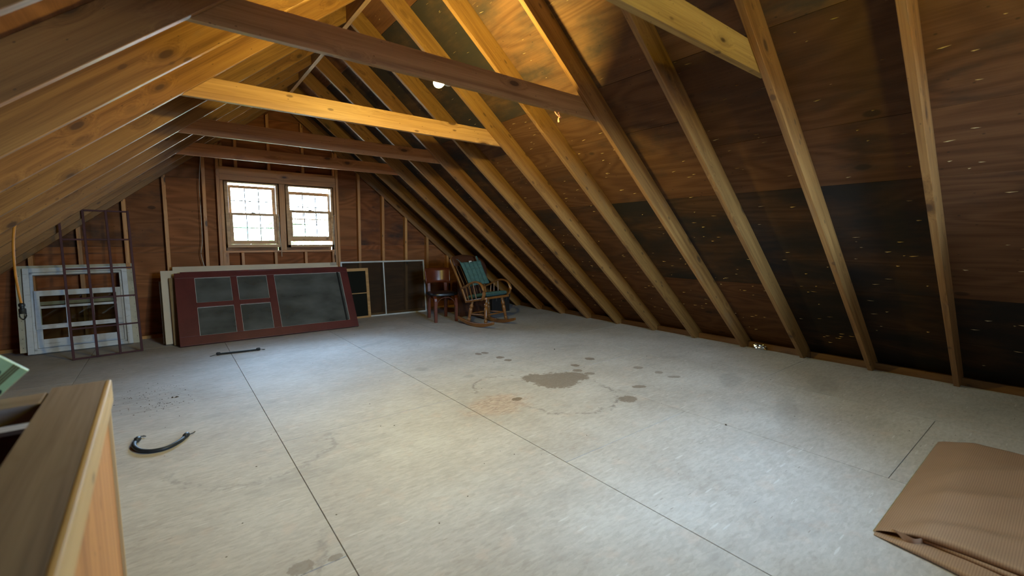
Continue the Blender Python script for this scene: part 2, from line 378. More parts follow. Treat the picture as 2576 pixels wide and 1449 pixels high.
M_CARD = plain('brown_fibreboard', (0.26, 0.165, 0.08), 0.85, 0.1)
M_OLDWHITE = dirty_white('old_white_vinyl')
M_FLANGE = plain('aged_flange', (0.47, 0.42, 0.31), 0.6, 0.25, var=0.35, vs=6)
M_ALU = plain('white_aluminium', (0.50, 0.48, 0.44), 0.4, 0.5, var=0.15)
M_MUNT = plain('grey_muntin', (0.22, 0.22, 0.22), 0.6, 0.2)
M_TANWOOD = lumber('screen_frame_wood', (0.50, 0.27, 0.09), (0.40, 0.19, 0.055), knots=0.2)
M_GLASS = glassy('window_glass'); M_OLDGLASS = glassy('old_glass', (0.82, 0.82, 0.74))
M_DARKMESH = mesh_screen('black_screen_mesh', (0.018, 0.017, 0.013), 0.14)
M_GREYMESH = mesh_screen('grey_screen_mesh', (0.040, 0.034, 0.024), 0.60)
M_DUSTY = dusty_pane()
M_CHAIRWOOD = plain('cherry_plywood', (0.14, 0.032, 0.012), 0.28, 0.5, var=0.3, vs=5)
M_VINYL = plain('black_vinyl', (0.010, 0.010, 0.013), 0.3, 0.5)
M_ROCK = plain('amber_maple', (0.21, 0.083, 0.020), 0.3, 0.5, var=0.35, vs=7)
M_ROCK_DK = plain('dark_maple', (0.085, 0.032, 0.013), 0.35, 0.5, var=0.35, vs=7)
M_GREEN = plain('green_corduroy', (0.070, 0.135, 0.122), 0.9, 0.1, var=0.3, vs=30, bump=0.3)
M_TAG = plain('white_tag', (0.7, 0.7, 0.68), 0.8, 0.1)
M_HEADB = plain('dark_headboard_wood', (0.075, 0.026, 0.012), 0.5, 0.3, var=0.4, vs=5)
M_TRUNK = plain('black_trunk', (0.018, 0.014, 0.012), 0.6, 0.3)
M_RUBBER = plain('black_rubber', (0.022, 0.026, 0.033), 0.5, 0.35, var=0.4, vs=20)
M_WIRE = plain('steel_wire', (0.18, 0.17, 0.16), 0.35, 0.5, metallic=0.9)
M_ORANGE = plain('orange_cord_jacket', (0.42, 0.165, 0.010), 0.5, 0.35)
M_BLACKPL = plain('black_plastic', (0.012, 0.012, 0.012), 0.4, 0.4)
M_WHITECORD = plain('pale_cable', (0.52, 0.46, 0.36), 0.6, 0.3)
M_FOIL = plain('aluminium_foil', (0.85, 0.88, 0.92), 0.16, 0.6, metallic=1.0, var=0.05)
M_PINK = plain('pink_tape', (0.75, 0.33, 0.22), 0.6, 0.3)
M_SPLINT = plain('torn_wood_fibre', (0.52, 0.37, 0.20), 0.8, 0.1)
M_CRUMB = plain('dark_crumbs', (0.06, 0.045, 0.035), 0.9, 0.1)
M_PACK = plain('pale_green_card', (0.36, 0.48, 0.26), 0.5, 0.3, var=0.12, vs=25)
M_PRINT = plain('dark_print', (0.020, 0.030, 0.026), 0.5, 0.3, var=0.5, vs=30)
M_STRIPE = plain('brown_print', (0.11, 0.085, 0.035), 0.5, 0.3)
M_PORC = plain('porcelain', (0.65, 0.63, 0.58), 0.3, 0.5)
M_BULB = emission('lit_bulb_glass', (1.0, 0.84, 0.235), 1500.0 * BULB_W)
M_BULB2 = emission('lit_stair_bulb_glass', (1.0, 0.98, 0.10), 420.0 * BULB2_W)
M_TARP = tarp_mat()
M_LAWN = plain('lawn', (0.155, 0.150, 0.115), 0.9, 0.1, var=0.4, vs=0.5)
M_DARKGROUND = plain('added_dark_ground', (0.03, 0.03, 0.032), 0.9, 0.1)  # for the dark ground added out of view
M_LEAF = plain('tree_leaves', (0.16, 0.26, 0.10), 0.8, 0.2, var=0.5, vs=2.0)
M_BARK = plain('tree_bark', (0.10, 0.07, 0.05), 0.9, 0.1)
M_CHALK = plain('carpenter_pencil', (0.03, 0.022, 0.02), 0.9, 0.1)

# ------------------------------------------------------------------ the shell
XR, MR, XL, ML = 5.306, 0.8302, -2.551, 0.8123           # undersides of the rafters meet the floor here, slopes
RX, RZ = 1.420, 3.226                                     # where they meet at the ridge
KR, KL = math.hypot(1, MR), math.hypot(1, ML)
DEP = 0.16                                                # rafter depth
FAR_Y = 7.36
zr = lambda x: MR * (XR - x)
zl = lambda x: ML * (x - XL)
APEX = RZ + DEP * KR
I4 = Matrix.Identity(4)
def tint(o, r, g=None, b=None): o.color = (r, r if g is None else g, r if b is None else b, 1); return o
def rtint(o, lo=0.88, hi=1.08):
    k = RND.uniform(lo, hi); o.color = (k, k * RND.uniform(0.94, 1.03), k * RND.uniform(0.88, 1.06), 1); return o

# floor: 4 x 8 ft sheets in staggered columns
floor = MB().box(-2.75, 5.6, NEAR_Y - 0.1, 7.5, -0.06, -0.022).build('floor', M_SUB); setprops(floor, kind='structure')
edges = [-2.75, -1.95, -0.73, 0.49, 1.712, 2.94, 4.16, 5.385]
for i in range(len(edges) - 1):
    a, b = edges[i], edges[i+1]
    off = 1.70 if i % 2 == 0 else 0.53
    ys = [NEAR_Y] + [off + 2.44 * k for k in range(-2, 4) if NEAR_Y + 0.2 < off + 2.44 * k < 7.2] + [7.355]
    for y0, y1 in zip(ys, ys[1:]):
        g = 0.0022
        m = MB(); m.add([(a+g,y0+g,-0.02),(b-g,y0+g,-0.02),(b-g,y1-g,-0.02),(a+g,y1-g,-0.02),(a+g,y0+g,0),(b-g,y0+g,0),(b-g,y1-g,0),(a+g,y1-g,0)],
                        [(0,3,2,1),(4,5,6,7),(0,1,5,4),(1,2,6,5),(2,3,7,6),(3,0,4,7)])
        m.build('floor_panel', M_FLOOR, floor)

# roof: deck skin + plywood sheets + rafters
def roof(side):
    s = 1 if side == 'right' else -1
    X0, Mm, K = (XR, MR, KR) if s > 0 else (XL, ML, KL)
    def P(x_dist, d):       # x_dist: run from the eave line towards the ridge, d: depth above the underside
        x = X0 - s * x_dist
        return Vector((x + s * d * Mm / K, 0, Mm * x_dist + d / K))
    run = abs(X0 - RX) + 0.0
    skin = MB()
    a0, a1 = P(-0.32, DEP + 0.0185), P(run + DEP * Mm / K * 1.0 + 0.012, DEP + 0.0185)
    b0, b1 = P(-0.32, DEP + 0.06), P(run + DEP * Mm / K * 1.0 + 0.04, DEP + 0.06)
    skin.prism([(p.x, p.z) for p in (a0, a1, b1, b0)], NEAR_Y - 0.1, 7.5)
    root = skin.build('ceiling_' + side, M_SIDING); setprops(root, kind='structure')
    # sheets: rows 1.22 m up the slope; seam pattern measured at the eave
    up = Vector((-s, 0, Mm)).normalized(); nrm = Vector((s * Mm, 0, 1)).normalized()
    base = P(0, DEP)
    if s > 0: seams = [-0.45, 1.22 * 0 - 0.02 + 1.147 - 0.02, 2.352, 3.57, 4.79, (P(run, DEP) - base).length + DEP * Mm]
    else: seams = [-0.45, 1.13, 2.35, 3.57, 4.79, (P(run, DEP) - base).length + DEP * Mm]
    tones = {  # row, column -> brightness, mould, redness
        }
    for r in range(5):
        off = 0.0 if r % 2 else -1.22
        ys = [NEAR_Y] + [y for y in (off + 0.567 + 2.44 * k for k in range(-2, 5)) if NEAR_Y + 0.3 < y < 7.1] + [7.36]
        for ci, (y0, y1) in enumerate(zip(ys, ys[1:])):
          cut = [seams[r], 2.845 if (y0 + y1) / 2 < 1.2 else 3.12, seams[r+1]] if (s > 0 and r == 2 and (y0 + y1) / 2 < 4) else [seams[r], seams[r+1]]
          for u0, u1 in zip(cut, cut[1:]):
            u0, u1 = u0 + 0.0015, u1 - 0.0015
            M = frame(base + Vector((0, y0, 0)), (0, 1, 0), up)
            # local x = along the ridge, z = up the slope, y = into / out of the roof
            sgn = 1 if (M.to_3x3() @ Vector((0, 1, 0))).dot(nrm) > 0 else -1
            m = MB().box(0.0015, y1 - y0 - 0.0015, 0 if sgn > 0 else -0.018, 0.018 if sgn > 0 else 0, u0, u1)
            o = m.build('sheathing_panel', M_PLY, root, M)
            ym = (y0 + y1) / 2
            if s > 0:
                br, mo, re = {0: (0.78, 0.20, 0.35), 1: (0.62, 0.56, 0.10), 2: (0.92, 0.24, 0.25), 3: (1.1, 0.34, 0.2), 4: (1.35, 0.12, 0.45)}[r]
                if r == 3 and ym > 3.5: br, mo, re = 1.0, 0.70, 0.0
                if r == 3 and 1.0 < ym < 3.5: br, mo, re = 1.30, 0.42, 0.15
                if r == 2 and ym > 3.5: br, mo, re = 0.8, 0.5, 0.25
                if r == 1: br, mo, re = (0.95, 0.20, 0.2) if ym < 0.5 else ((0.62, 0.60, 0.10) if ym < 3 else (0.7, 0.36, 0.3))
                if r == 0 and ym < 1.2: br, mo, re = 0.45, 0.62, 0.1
            else:
                br, mo, re = 1.2, 0.1, 0.5
            o.color = (br * RND.uniform(0.93, 1.07), mo, re, 1)
    # rafters
    farY = [0.586, 1.185, 1.769, 2.396, 3.012, 3.631, 4.259, 4.866, 5.474, 6.078, 6.711, 7.32]
    c0, c1 = P(0, 0), Vector((RX + s * 0.019, 0, 0)); zb = Mm * abs(X0 - c1.x)
    poly = [(c0.x, 0.0), (c1.x, zb), (c1.x, zb + DEP * K), (X0 + s * DEP * K / Mm, 0.0)]
    for Y in farY:
        M = frame(Vector((c0.x, Y - 0.019, 0)), up, (0, 0, 1))
        Mi = M.inverted()
        m = MB().prism(poly, Y - 0.038, Y)
        bow = RND.uniform(-0.004, 0.004)
        m.v = [Mi @ v for v in m.v]
        o = m.build('rafter', M_RAFT, root, M, bevel=0.0025); rtint(o)
    return root, P, up, nrm, base
ceil_r, PR, upR, nR, baseR = roof('right')
ceil_l, PL, upL, nL, baseL = roof('left')

# splintered veneer around the nail points under the right hand sheathing
m = MB()
for bay in range(-2, 12):
    y0 = 0.586 + 0.612 * bay
    for i in range(58):
        u = RND.uniform(0.15, 5.0); y = y0 + RND.uniform(0.03, 0.54)
        if y > 7.2 or y < -1: continue
        L = RND.choice([0.010, 0.015, 0.020, 0.026, 0.034]); wd = RND.uniform(0.0010, 0.0024); tw = RND.uniform(-0.15, 0.15)
        c = baseR + upR * u + Vector((0, y, 0)) - nR * 0.0006
        d = (Vector((0, 1, 0)) + upR * tw).normalized(); e = d.cross(nR).normalized()
        tip = c - nR * RND.uniform(0.002, 0.008)
        m.add([c - d * L, c + e * wd, c + d * L * 0.6, c - e * wd, tip], [(0, 1, 4), (1, 2, 4), (2, 3, 4), (3, 0, 4)])
o = m.build('nail_splinters', M_SPLINT, ceil_r); o['kind'] = 'stuff'

# ridge board
rb = MB().box(0, 9.6, -0.019, 0.019, -0.03, 0.20)
o = rb.build('trim_1', M_TIE, None, frame(Vector((RX, NEAR_Y, RZ)), (0, 1, 0), (0, 0, 1))); setprops(o, kind='structure'); tint(o, 1.05)
# low plate boards behind the rafter feet
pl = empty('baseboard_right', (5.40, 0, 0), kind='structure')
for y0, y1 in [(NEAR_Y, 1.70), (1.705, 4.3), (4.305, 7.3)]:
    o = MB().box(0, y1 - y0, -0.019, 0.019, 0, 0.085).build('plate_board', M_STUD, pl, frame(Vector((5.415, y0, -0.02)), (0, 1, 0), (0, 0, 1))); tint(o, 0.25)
pl2 = empty('baseboard_left', (-2.65, 0, 0), kind='structure')
o = MB().box(0, 9.6, -0.019, 0.019, 0, 0.085).build('plate_board', M_STUD, pl2, frame(Vector((-2.66, NEAR_Y, -0.02)), (0, 1, 0), (0, 0, 1)))

# far gable -------------------------------------------------------
def clip(poly, fn):
    out = []
    for i in range(len(poly)):
        a, b = poly[i], poly[(i+1) % len(poly)]; fa, fb = fn(*a), fn(*b)
        if fa >= 0: out.append(a)
        if fa * fb < 0: t = fa / (fa - fb); out.append((a[0] + (b[0]-a[0])*t, a[1] + (b[1]-a[1])*t))
    return out
def gable_clip(x0, x1, z0, z1, d=DEP + 0.02):
    p = [(x0, z0), (x1, z0), (x1, z1), (x0, z1)]
    p = clip(p, lambda x, z: zr(x) + d * KR - z)
    return clip(p, lambda x, z: zl(x) + d * KL - z) if len(p) > 2 else p
WX0, WX1, WZ0, WZ1 = 0.64, 2.13, 1.10, 2.085           # rough opening for the pair of windows
cells = []
for (z0, z1) in [(-0.02, WZ0), (WZ0, WZ1), (WZ1, 3.6)]:
    for (x0, x1) in [(-2.9, WX0), (WX0, WX1), (WX1, 5.7)]:
        if (x0, z0) != (WX0, WZ0): cells.append((x0, x1, z0, z1))
m = MB()
for c in cells:
    p = gable_clip(*c)
    if len(p) > 2: m.prism(p, FAR_Y + 0.0124, FAR_Y + 0.06)
m.box(1.352, 1.415, FAR_Y + 0.0124, FAR_Y + 0.06, WZ0, WZ1)
wall = m.build('wall_far', M_SUB); setprops(wall, kind='structure')
def wall_panels(y0, y1, rows, root, tone=None):
    for r, (z0, z1, splits) in enumerate(rows):
        for x0, x1 in zip(splits, splits[1:]):
            if x0 == WX0 and z0 >= WZ0 and z1 <= WZ1: continue
            g = 0.0015; p = gable_clip(x0 + g, x1 - g, z0 + g, z1 - g, DEP)
            if len(p) < 3: continue
            M = frame(Vector((x0, y0, z0)), (1, 0, 0), (0, 0, 1)); Mi = M.inverted()
            mm = MB().prism(p, y0, y1); mm.v = [Mi @ v for v in mm.v]
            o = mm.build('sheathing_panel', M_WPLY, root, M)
            br = RND.uniform(0.85, 1.1); mo = RND.uniform(0.05, 0.25)
            if z0 == 1.18 and x0 < 0 : br, mo = 0.85, 0.42  # left side: shade away from the windows painted in with extra mould tone
            if z0 == 1.18 and x0 > 2.4: br, mo = 0.75, 0.40  # right side: same painted shade, laid on as mould tone
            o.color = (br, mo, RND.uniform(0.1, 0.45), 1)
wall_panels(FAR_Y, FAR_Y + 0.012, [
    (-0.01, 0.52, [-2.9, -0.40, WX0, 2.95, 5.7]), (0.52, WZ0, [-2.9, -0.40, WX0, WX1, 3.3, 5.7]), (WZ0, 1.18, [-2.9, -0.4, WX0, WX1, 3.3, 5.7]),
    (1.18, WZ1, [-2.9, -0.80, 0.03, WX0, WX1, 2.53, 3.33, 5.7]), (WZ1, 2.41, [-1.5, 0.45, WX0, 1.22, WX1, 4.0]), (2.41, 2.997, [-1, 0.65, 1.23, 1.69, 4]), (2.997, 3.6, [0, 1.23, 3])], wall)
SY0, SY1 = 7.275, 7.36
def stud(x0, z0, x1, z1, wdt=0.040, y0=SY0, y1=SY1, cut=None, mat=None, lo=0.82, hi=1.05):
    """upright from (x0,z0) to (x1,z1) measured at its left edge; cut = 'l'/'r' bevels the top under the roof slope"""
    M = frame(Vector((x0, y0, z0)), (x1 - x0, 0, z1 - z0), (-1, 0, 0)); Mi = M.inverted()
    ta = tb = z1
    if cut == 'l': tb = z1 + wdt * ML
    if cut == 'r': ta = z1 + wdt * MR
    poly = [(x0, z0), (x0 + wdt, z0), (x1 + wdt, tb), (x1, ta)]
    mm = MB().prism(poly, y0, y1); mm.v = [Mi @ v for v in mm.v]
    return rtint(mm.build('stud', mat or M_STUD, wall, M, bevel=0.002), lo, hi)
def rail(x0, x1, z0, z1, y0=SY0, y1=SY1, nm='header', dz=0.0):
    M = frame(Vector((x0, y0, z0)), (1, 0, dz), (0, 0, 1))
    return rtint(MB().box(0, x1 - x0, 0, y1 - y0, 0, z1 - z0).build(nm, M_STUD, wall, M, bevel=0.002), 0.9, 1.05)
for x0, x1 in [(-1.660, -1.650), (-1.252, -1.247), (-0.840, -0.834), (-0.421, -0.410), (-0.018, -0.003)]:
    stud(x0, 0.04, x1, zl(x1) - 0.002, cut='l')
stud(0.392, 0.04, 0.425, zl(0.425) - 0.002, cut='l')
stud(0.555, 0.04, 0.587, zl(0.587) - 0.002, cut='l')                       # king studs either side of the windows
stud(2.148, 0.04, 2.152, zr(2.19) - 0.002, 0.038, cut='r')
for x0, x1 in [(2.462, 2.495), (2.862, 2.893), (3.275, 3.300), (3.686, 3.705), (4.094, 4.115), (4.50, 4.515)]:
    stud(x0, 0.04, x1, zr(x1 + 0.04) - 0.002, 0.042, cut='r')
stud(0.596, 0.04, 0.622, 2.076, 0.036); stud(2.108, 0.04, 2.108, 2.082, 0.034)  # jack studs
rail(0.622, 2.146, 2.080, 2.262, nm='header')
for x in (0.628, 0.803, 1.213, 1.665, 2.106): stud(x, 2.264, x + 0.006, (zl(x) if x < 1.4 else zr(x + 0.04)) - 0.03, 0.037, cut='l' if x < 1.4 else 'r')
rail(0.612, 2.106, 1.086, 1.114, nm='window_sill_plate')
for x in (0.64, 0.824, 1.243, 1.655, 2.06): stud(x, 0.04, x, 1.085, 0.036)
stud(1.335, 1.115, 1.346, 2.079, 0.076)
rail(-2.5, 5.25, 0.0, 0.038, nm='bottom_plate')

# the two double hung windows --------------------------------------
def win(n, x0, x1, sill_z, top_z, up_sash, low_sash, sill):
    root = empty('window_%d' % n, ((x0+x1)/2, 7.3, sill_z), kind='structure')
    f = MB(); Y0, Y1 = 7.285, 7.40
    f.box(x0, x0 + 0.042, Y0, Y1, sill_z, top_z); f.box(x1 - 0.030, x1, Y0, Y1, sill_z, top_z); f.box(x0, x1, Y0, Y1, top_z - 0.012, top_z + 0.004)
    f.box(x0, x1, Y0, Y1 + 0.04, sill_z, sill_z + 0.042 if sill else sill_z + 0.038)
    tint(f.build('window_frame', M_SILL, root, None, bevel=0.002), 1.0)
    oc = MB(); oc.box(x0 - 0.06, x0 + 0.006, 7.402, 7.418, sill_z - 0.08, top_z + 0.06); oc.box(x1 - 0.006, x1 + 0.06, 7.402, 7.418, sill_z - 0.08, top_z + 0.06)
    oc.box(x0 + 0.006, x1 - 0.006, 7.402, 7.418, top_z - 0.004, top_z + 0.06); oc.box(x0 + 0.006, x1 - 0.006, 7.4405, 7.45, sill_z - 0.08, sill_z + 0.03)
    oc.build('outer_casing', M_SUB, root)
    pt = MB()                                                             # pale parting beads in the jambs
    pt.box(x0 + 0.042, x0 + 0.050, 7.345, 7.352, sill_z + 0.04, top_z - 0.012); pt.box(x1 - 0.038, x1 - 0.030, 7.345, 7.352, sill_z + 0.04, top_z - 0.012)
    pt.build('parting_bead', M_ALU, root)
    if sill: tint(MB().box(x0 - 0.002, x1 - 0.004, 7.255, Y0, sill_z, sill_z + 0.046).build('stool', M_SILL, root, None, bevel=0.003), 1.05)
    for nm, (z0, z1, top, bot, st, mz), ya in (('upper_sash', up_sash, 7.372), ('lower_sash', low_sash, 7.318)):
        a, b, yb = x0 + 0.046, x1 - 0.032, ya + 0.032
        s = MB(); s.box(a, a + st, ya, yb, z0, z1); s.box(b - st, b, ya, yb, z0, z1)
        s.box(a + st, b - st, ya, yb, z1 - top, z1); s.box(a + st, b - st, ya, yb, z0, z0 + bot)
        so = tint(s.build(nm, M_SILL, root, None, bevel=0.002), 0.95)
        gx0, gx1, gz0, gz1 = a + st, b - st, z0 + bot, z1 - top
        g = MB()
        for k in (1, 2): xx = gx0 + (gx1 - gx0) * k / 3; g.box(xx - 0.0055, xx + 0.0055, ya + 0.008, ya + 0.022, gz0, gz1)
        g.box(gx0, gx1, ya + 0.008, ya + 0.022, mz - 0.0055, mz + 0.0055)
        g.build('muntin_grid', M_MUNT, so)
        for k in range(3):
            for (q0, q1) in ((gz0, mz - 0.004), (mz + 0.004, gz1)):
                xa = gx0 + (gx1 - gx0) * k / 3; xb = gx0 + (gx1 - gx0) * (k + 1) / 3
                MB().box(xa + 0.004, xb - 0.004, ya + 0.013, ya + 0.017, q0, q1).build('pane', M_GLASS, so)
        if nm == 'lower_sash':
            lk = MB(); xm = (a + b) / 2
            lk.lathe((xm, ya + 0.016, z1), (xm, ya + 0.016, z1 + 0.02), [(0, 0.03), (0.4, 0.028), (0.8, 0.012), (1, 0.008)])
            lk.tube([(xm - 0.005, ya + 0.016, z1 + 0.018), (xm - 0.03, ya + 0.005, z1 + 0.022), (xm - 0.05, ya, z1 + 0.012)], 0.005, 6)
            lk.build('sash_lock', M_WIRE, so, smooth=40)
    return root
#                             z0     z1    top   bottom stile muntin
w1 = win(1, 0.668, 1.330, 1.158, 2.066, (1.612, 2.028, 0.036, 0.034, 0.036, 1.815), (1.204, 1.644, 0.034, 0.052, 0.040, 1.436), True)
w2 = win(2, 1.432, 2.100, 1.155, 2.066, (1.574, 1.990, 0.046, 0.014, 0.022, 1.766), (1.246, 1.711, 0.038, 0.076, 0.038, 1.500), False)
def cord(parent, pts, r, mat, nm='sash_cord', sm=6):
    return MB().tube(smooth_path(pts, 5), r, sm).build(nm, mat, parent, smooth=60)
cord(w1, [(1.318, 7.262, 1.64), (1.327, 7.262, 1.56), (1.322, 7.262, 1.35), (1.333, 7.262, 1.16), (1.336, 7.262, 1.02)], 0.0035, M_WHITECORD)
cord(w2, [(2.12, 7.265, 1.65), (2.098, 7.265, 1.645), (2.105, 7.265, 1.58), (2.095, 7.265, 1.4), (2.096, 7.265, 1.2), (2.10, 7.265, 1.03)], 0.0035, M_WHITECORD)

# near gable behind the photographer, with its own window opening ---------------
m = MB(); NX0, NX1, NZ0, NZ1 = 1.62, 2.62, 1.18, 2.13
for (z0, z1) in [(-0.02, NZ0), (NZ0, NZ1), (NZ1, 3.6)]:
    for (x0, x1) in [(-2.9, NX0), (NX0, NX1), (NX1, 5.7)]:
        if (x0, z0) != (NX0, NZ0):
            p = gable_clip(x0, x1, z0, z1)
            if len(p) > 2: m.prism(p, NEAR_Y - 0.05, NEAR_Y)
o = m.build('wall_near', M_WPLY); setprops(o, kind='structure'); o.color = (1, 0.1, 0.4, 1)
w3 = empty('window_3', (2.05, NEAR_Y, NZ0), kind='structure')
f = MB()
f.box(NX0, NX0 + 0.05, NEAR_Y - 0.05, NEAR_Y + 0.02, NZ0, NZ1); f.box(NX1 - 0.05, NX1, NEAR_Y - 0.05, NEAR_Y + 0.02, NZ0, NZ1)
f.box(NX0, NX1, NEAR_Y - 0.05, NEAR_Y + 0.02, NZ1 - 0.05, NZ1); f.box(NX0, NX1, NEAR_Y - 0.05, NEAR_Y + 0.03, NZ0, NZ0 + 0.05); f.box(2.09, 2.15, NEAR_Y - 0.05, NEAR_Y + 0.02, NZ0, NZ1)
f.build('window_frame', M_SILL, w3)
for a, b in ((NX0 + 0.05, 2.09), (2.15, NX1 - 0.05)): MB().box(a, b, NEAR_Y - 0.03, NEAR_Y - 0.026, NZ0 + 0.05, NZ1 - 0.05).build('pane', M_GLASS, w3)

# ------------------------------------------------------------------ collar ties
def tie(Y, label, k):
    z0, z1, x_end = 2.185, 2.325, 0.085
    poly = [(XL + z0 / ML - 0.10, z0), (XR - z0 / MR + 0.10, z0), (XR - z1 / MR + 0.10, z1), (XL + z1 / ML - 0.10, z1)]
    M = frame(Vector((poly[0][0], Y, z0)), (1, 0, 0), (0, 0, 1)); Mi = M.inverted()
    mm = MB().prism(poly, Y + 0.0005, Y + 0.0385); mm.v = [Mi @ v for v in mm.v]
    o = mm.build('collar_tie', M_TIE, None, M, bevel=0.002)
    setprops(o, label, 'beam', 'collar ties between the rafters'); tint(o, *k); return o
tie(1.185, 'yellow lit collar tie cut off by the top right of the frame', (1.0, 1.05, 0.75))
tie1 = tie(2.396, 'dark knotty collar tie with the glowing bulb behind its lower edge', (0.95, 0.85, 0.72))
tie(3.631, 'bright honey coloured collar tie lit by the bulb, knots near its right end', (1.12, 1.06, 1.0))
tie(4.866, 'dark brown collar tie between the bright one and the one nearest the windows', (0.95, 0.72, 0.55))
tie(6.078, 'reddish brown collar tie farthest back, right above the window header', (1.15, 0.78, 0.55))

# bulb ------------------------------------------------------------
def bulb(Y, x, z, tieY, mat, label, r=0.030):
    root = empty('light_bulb', (x, tieY + 0.0385, z), label=label, cat='lamp')
    MB().lathe((x, tieY + 0.039, z), (x, tieY + 0.075, z), [(0, 0.05), (0.35, 0.05), (0.45, 0.03), (1, 0.024)], 16).build('lampholder', M_PORC, root, smooth=40)
    b = MB(); b.lathe((x, tieY + 0.072, z), (x, Y + r, z), [(0, 0.013), (0.18, 0.014), (0.38, r * 0.78), (0.55, r * 0.97), (0.68, r), (0.82, r * 0.86), (0.93, r * 0.5), (1, r * 0.08)], 12)
    b.build('glass_globe', mat, root, smooth=80)
bulb(2.560, 1.404, 2.233, 2.396, M_BULB, 'glowing bare light bulb behind the dark collar tie', 0.031)
# its twin hangs on the next tie with a lamp, above and behind the frame
tb = tie(-0.035, 'collar tie overhead behind the photographer carrying the stair bulb', (0.9, 0.85, 0.8))
bulb(0.13, 1.80, 2.24, -0.035, M_BULB2, 'bare light bulb over the stairs, above the frame')

# ------------------------------------------------------------------ things leaning on the far wall
# old white double hung unit
M = frame(Vector((-1.268, 6.945, 0.012)), (0.872, 0.065, 0), (-0.01, 0.255, 0.93))
t = empty('window_unit', M=M, label='old white double hung window unit leaning at the left of the gable wall', cat='window')
W_, H_ = 0.875, 0.965
f = MB()
for a, b, c, d in ((0, 0.05, 0, H_), (W_ - 0.05, W_, 0, H_), (0.05, W_ - 0.05, H_ - 0.05, H_), (0.05, W_ - 0.05, 0, 0.035)): f.box(a, b, -0.012, 0.06, c, d)
for a, b, c, d in ((0.05, 0.075, 0.035, H_ - 0.05), (W_ - 0.075, W_ - 0.05, 0.035, H_ - 0.05), (0.05, W_ - 0.05, H_ - 0.075, H_ - 0.05), (0.05, W_ - 0.05, 0.035, 0.06)): f.box(a, b, 0.012, 0.06, c, d)
f.build('outer_frame', M_OLDWHITE, t, M, bevel=0.003) if False else None
def lb(mb, name, mat, parent, M, **kw): return mb.build(name, mat, parent, M, **kw)
lb(f, 'outer_frame', M_OLDWHITE, t, M, bevel=0.003)
fl = MB(); q = 0.058
for a, b, c, d in ((-q, -0.001, 0.03, H_ + 0.035), (W_ + 0.001, W_ + q, 0.0, H_ + 0.035), (-0.001, W_ + 0.001, H_ + 0.001, H_ + 0.035)): fl.box(a, b, 0.020, 0.024, c, d)
flo = lb(fl, 'nailing_flange', M_FLANGE, t, M)
nh = MB()
for k in range(9):
    for xx in (-0.035, W_ + 0.04): nh.box(xx, xx + 0.006, 0.0188, 0.0205, 0.08 + k * 0.10, 0.086 + k * 0.10)
lb(nh, 'nail_slots', M_BLACKPL, flo, M)['kind'] = 'stuff'
def sash(name, z0, z1, y, st, top, bot, mz, cols):
    s = MB(); a, b = 0.076, W_ - 0.076
    s.box(a, a + st, y, y + 0.022, z0, z1); s.box(b - st, b, y, y + 0.022, z0, z1); s.box(a + st, b - st, y, y + 0.022, z1 - top, z1); s.box(a + st, b - st, y, y + 0.022, z0, z0 + bot)
    so = lb(s, name, M_OLDWHITE, t, M, bevel=0.002)
    g = MB(); gx0, gx1 = a + st, b - st
    for k in range(1, cols): xx = gx0 + (gx1 - gx0) * k / cols; g.box(xx - 0.011, xx + 0.011, y + 0.004, y + 0.015, z0 + bot, z1 - top)
    if mz: g.box(gx0, gx1, y + 0.003, y + 0.014, mz - 0.013, mz + 0.013)
    lb(g, 'muntin_grid', M_OLDWHITE, so, M)
    zs = [z0 + bot, mz, z1 - top] if mz else [z0 + bot, z1 - top]
    for c in range(cols):
        for q0, q1 in zip(zs, zs[1:]):
            lb(MB().box(gx0 + (gx1 - gx0) * c / cols, gx0 + (gx1 - gx0) * (c + 1) / cols, y + 0.016, y + 0.019, q0, q1), 'pane', M_OLDGLASS, so, M)
sash('front_sash', 0.268, 0.705, -0.008, 0.042, 0.062, 0.050, 0.515, 3)
sash('rear_sash', 0.064, 0.585, 0.030, 0.046, 0.040, 0.095, None, 3)

# maroon muntin grille
M = frame(Vector((-0.848, 6.41, 0.0)), (0.548, 0.080, 0), (-0.0, 0.225, 1.60))
t = empty('window_grille', M=M, label='tall maroon metal window grille of three by five openings leaning before the white window unit', cat='grille')
GW, GH, r = 0.555, 1.605, 0.011
for k in range(4): x = k * GW / 3; lb(MB().box(x - r, x + r, -0.009, 0.009, 0.0, GH), 'upright_bar', M_MAROON_DK, t, M, bevel=0.003)
for k in range(6):
    z = 0.011 + (GH - 0.022) * k / 5
    lb(MB().box(0.0, GW, -0.006, 0.006, z - 0.009, z + 0.009), 'cross_bar', M_MAROON_DK, t, M, bevel=0.002)

# stack of doors lying on their long edge
def slab(name, p0, p1, top, zdir_h, th, mat, label, cat):
    M = frame(Vector(p0), Vector(p1) - Vector(p0), Vector(top))
    L = (Vector(p1) - Vector(p0)).length
    root = empty(name, M=M, label=label, cat=cat)
    return root, M, L
rt, M, L = slab('door', (-0.075, 6.745, 0.022), (2.085, 6.765, 0.022), (0.0, 0.40, 0.875), 0.97, 0.045, M_CREAM, 'white slab door at the back of the stack, its top edge showing', 'door')
lb(MB().box(0.115, L, 0.0, 0.042, 0.0, 0.985), 'door_leaf', M_CREAM, rt, M, bevel=0.003)
lb(MB().box(L - 0.095, L + 0.001, -0.003, 0.0, 0.93, 0.984), 'edge_block', M_CREAM2, rt, M)
rt, M, L = slab('low_panel', (-0.105, 6.69, 0.022), (2.05, 6.71, 0.022), (0.0, 0.40, 0.875), 0.9, 0.04, M_CREAM2, 'low grey edged panel between the cream door and the wall', 'panel')
lb(MB().box(0.0, L - 0.2, 0.0, 0.04, 0.0, 0.80), 'panel_leaf', M_CREAM2, rt, M, bevel=0.003)
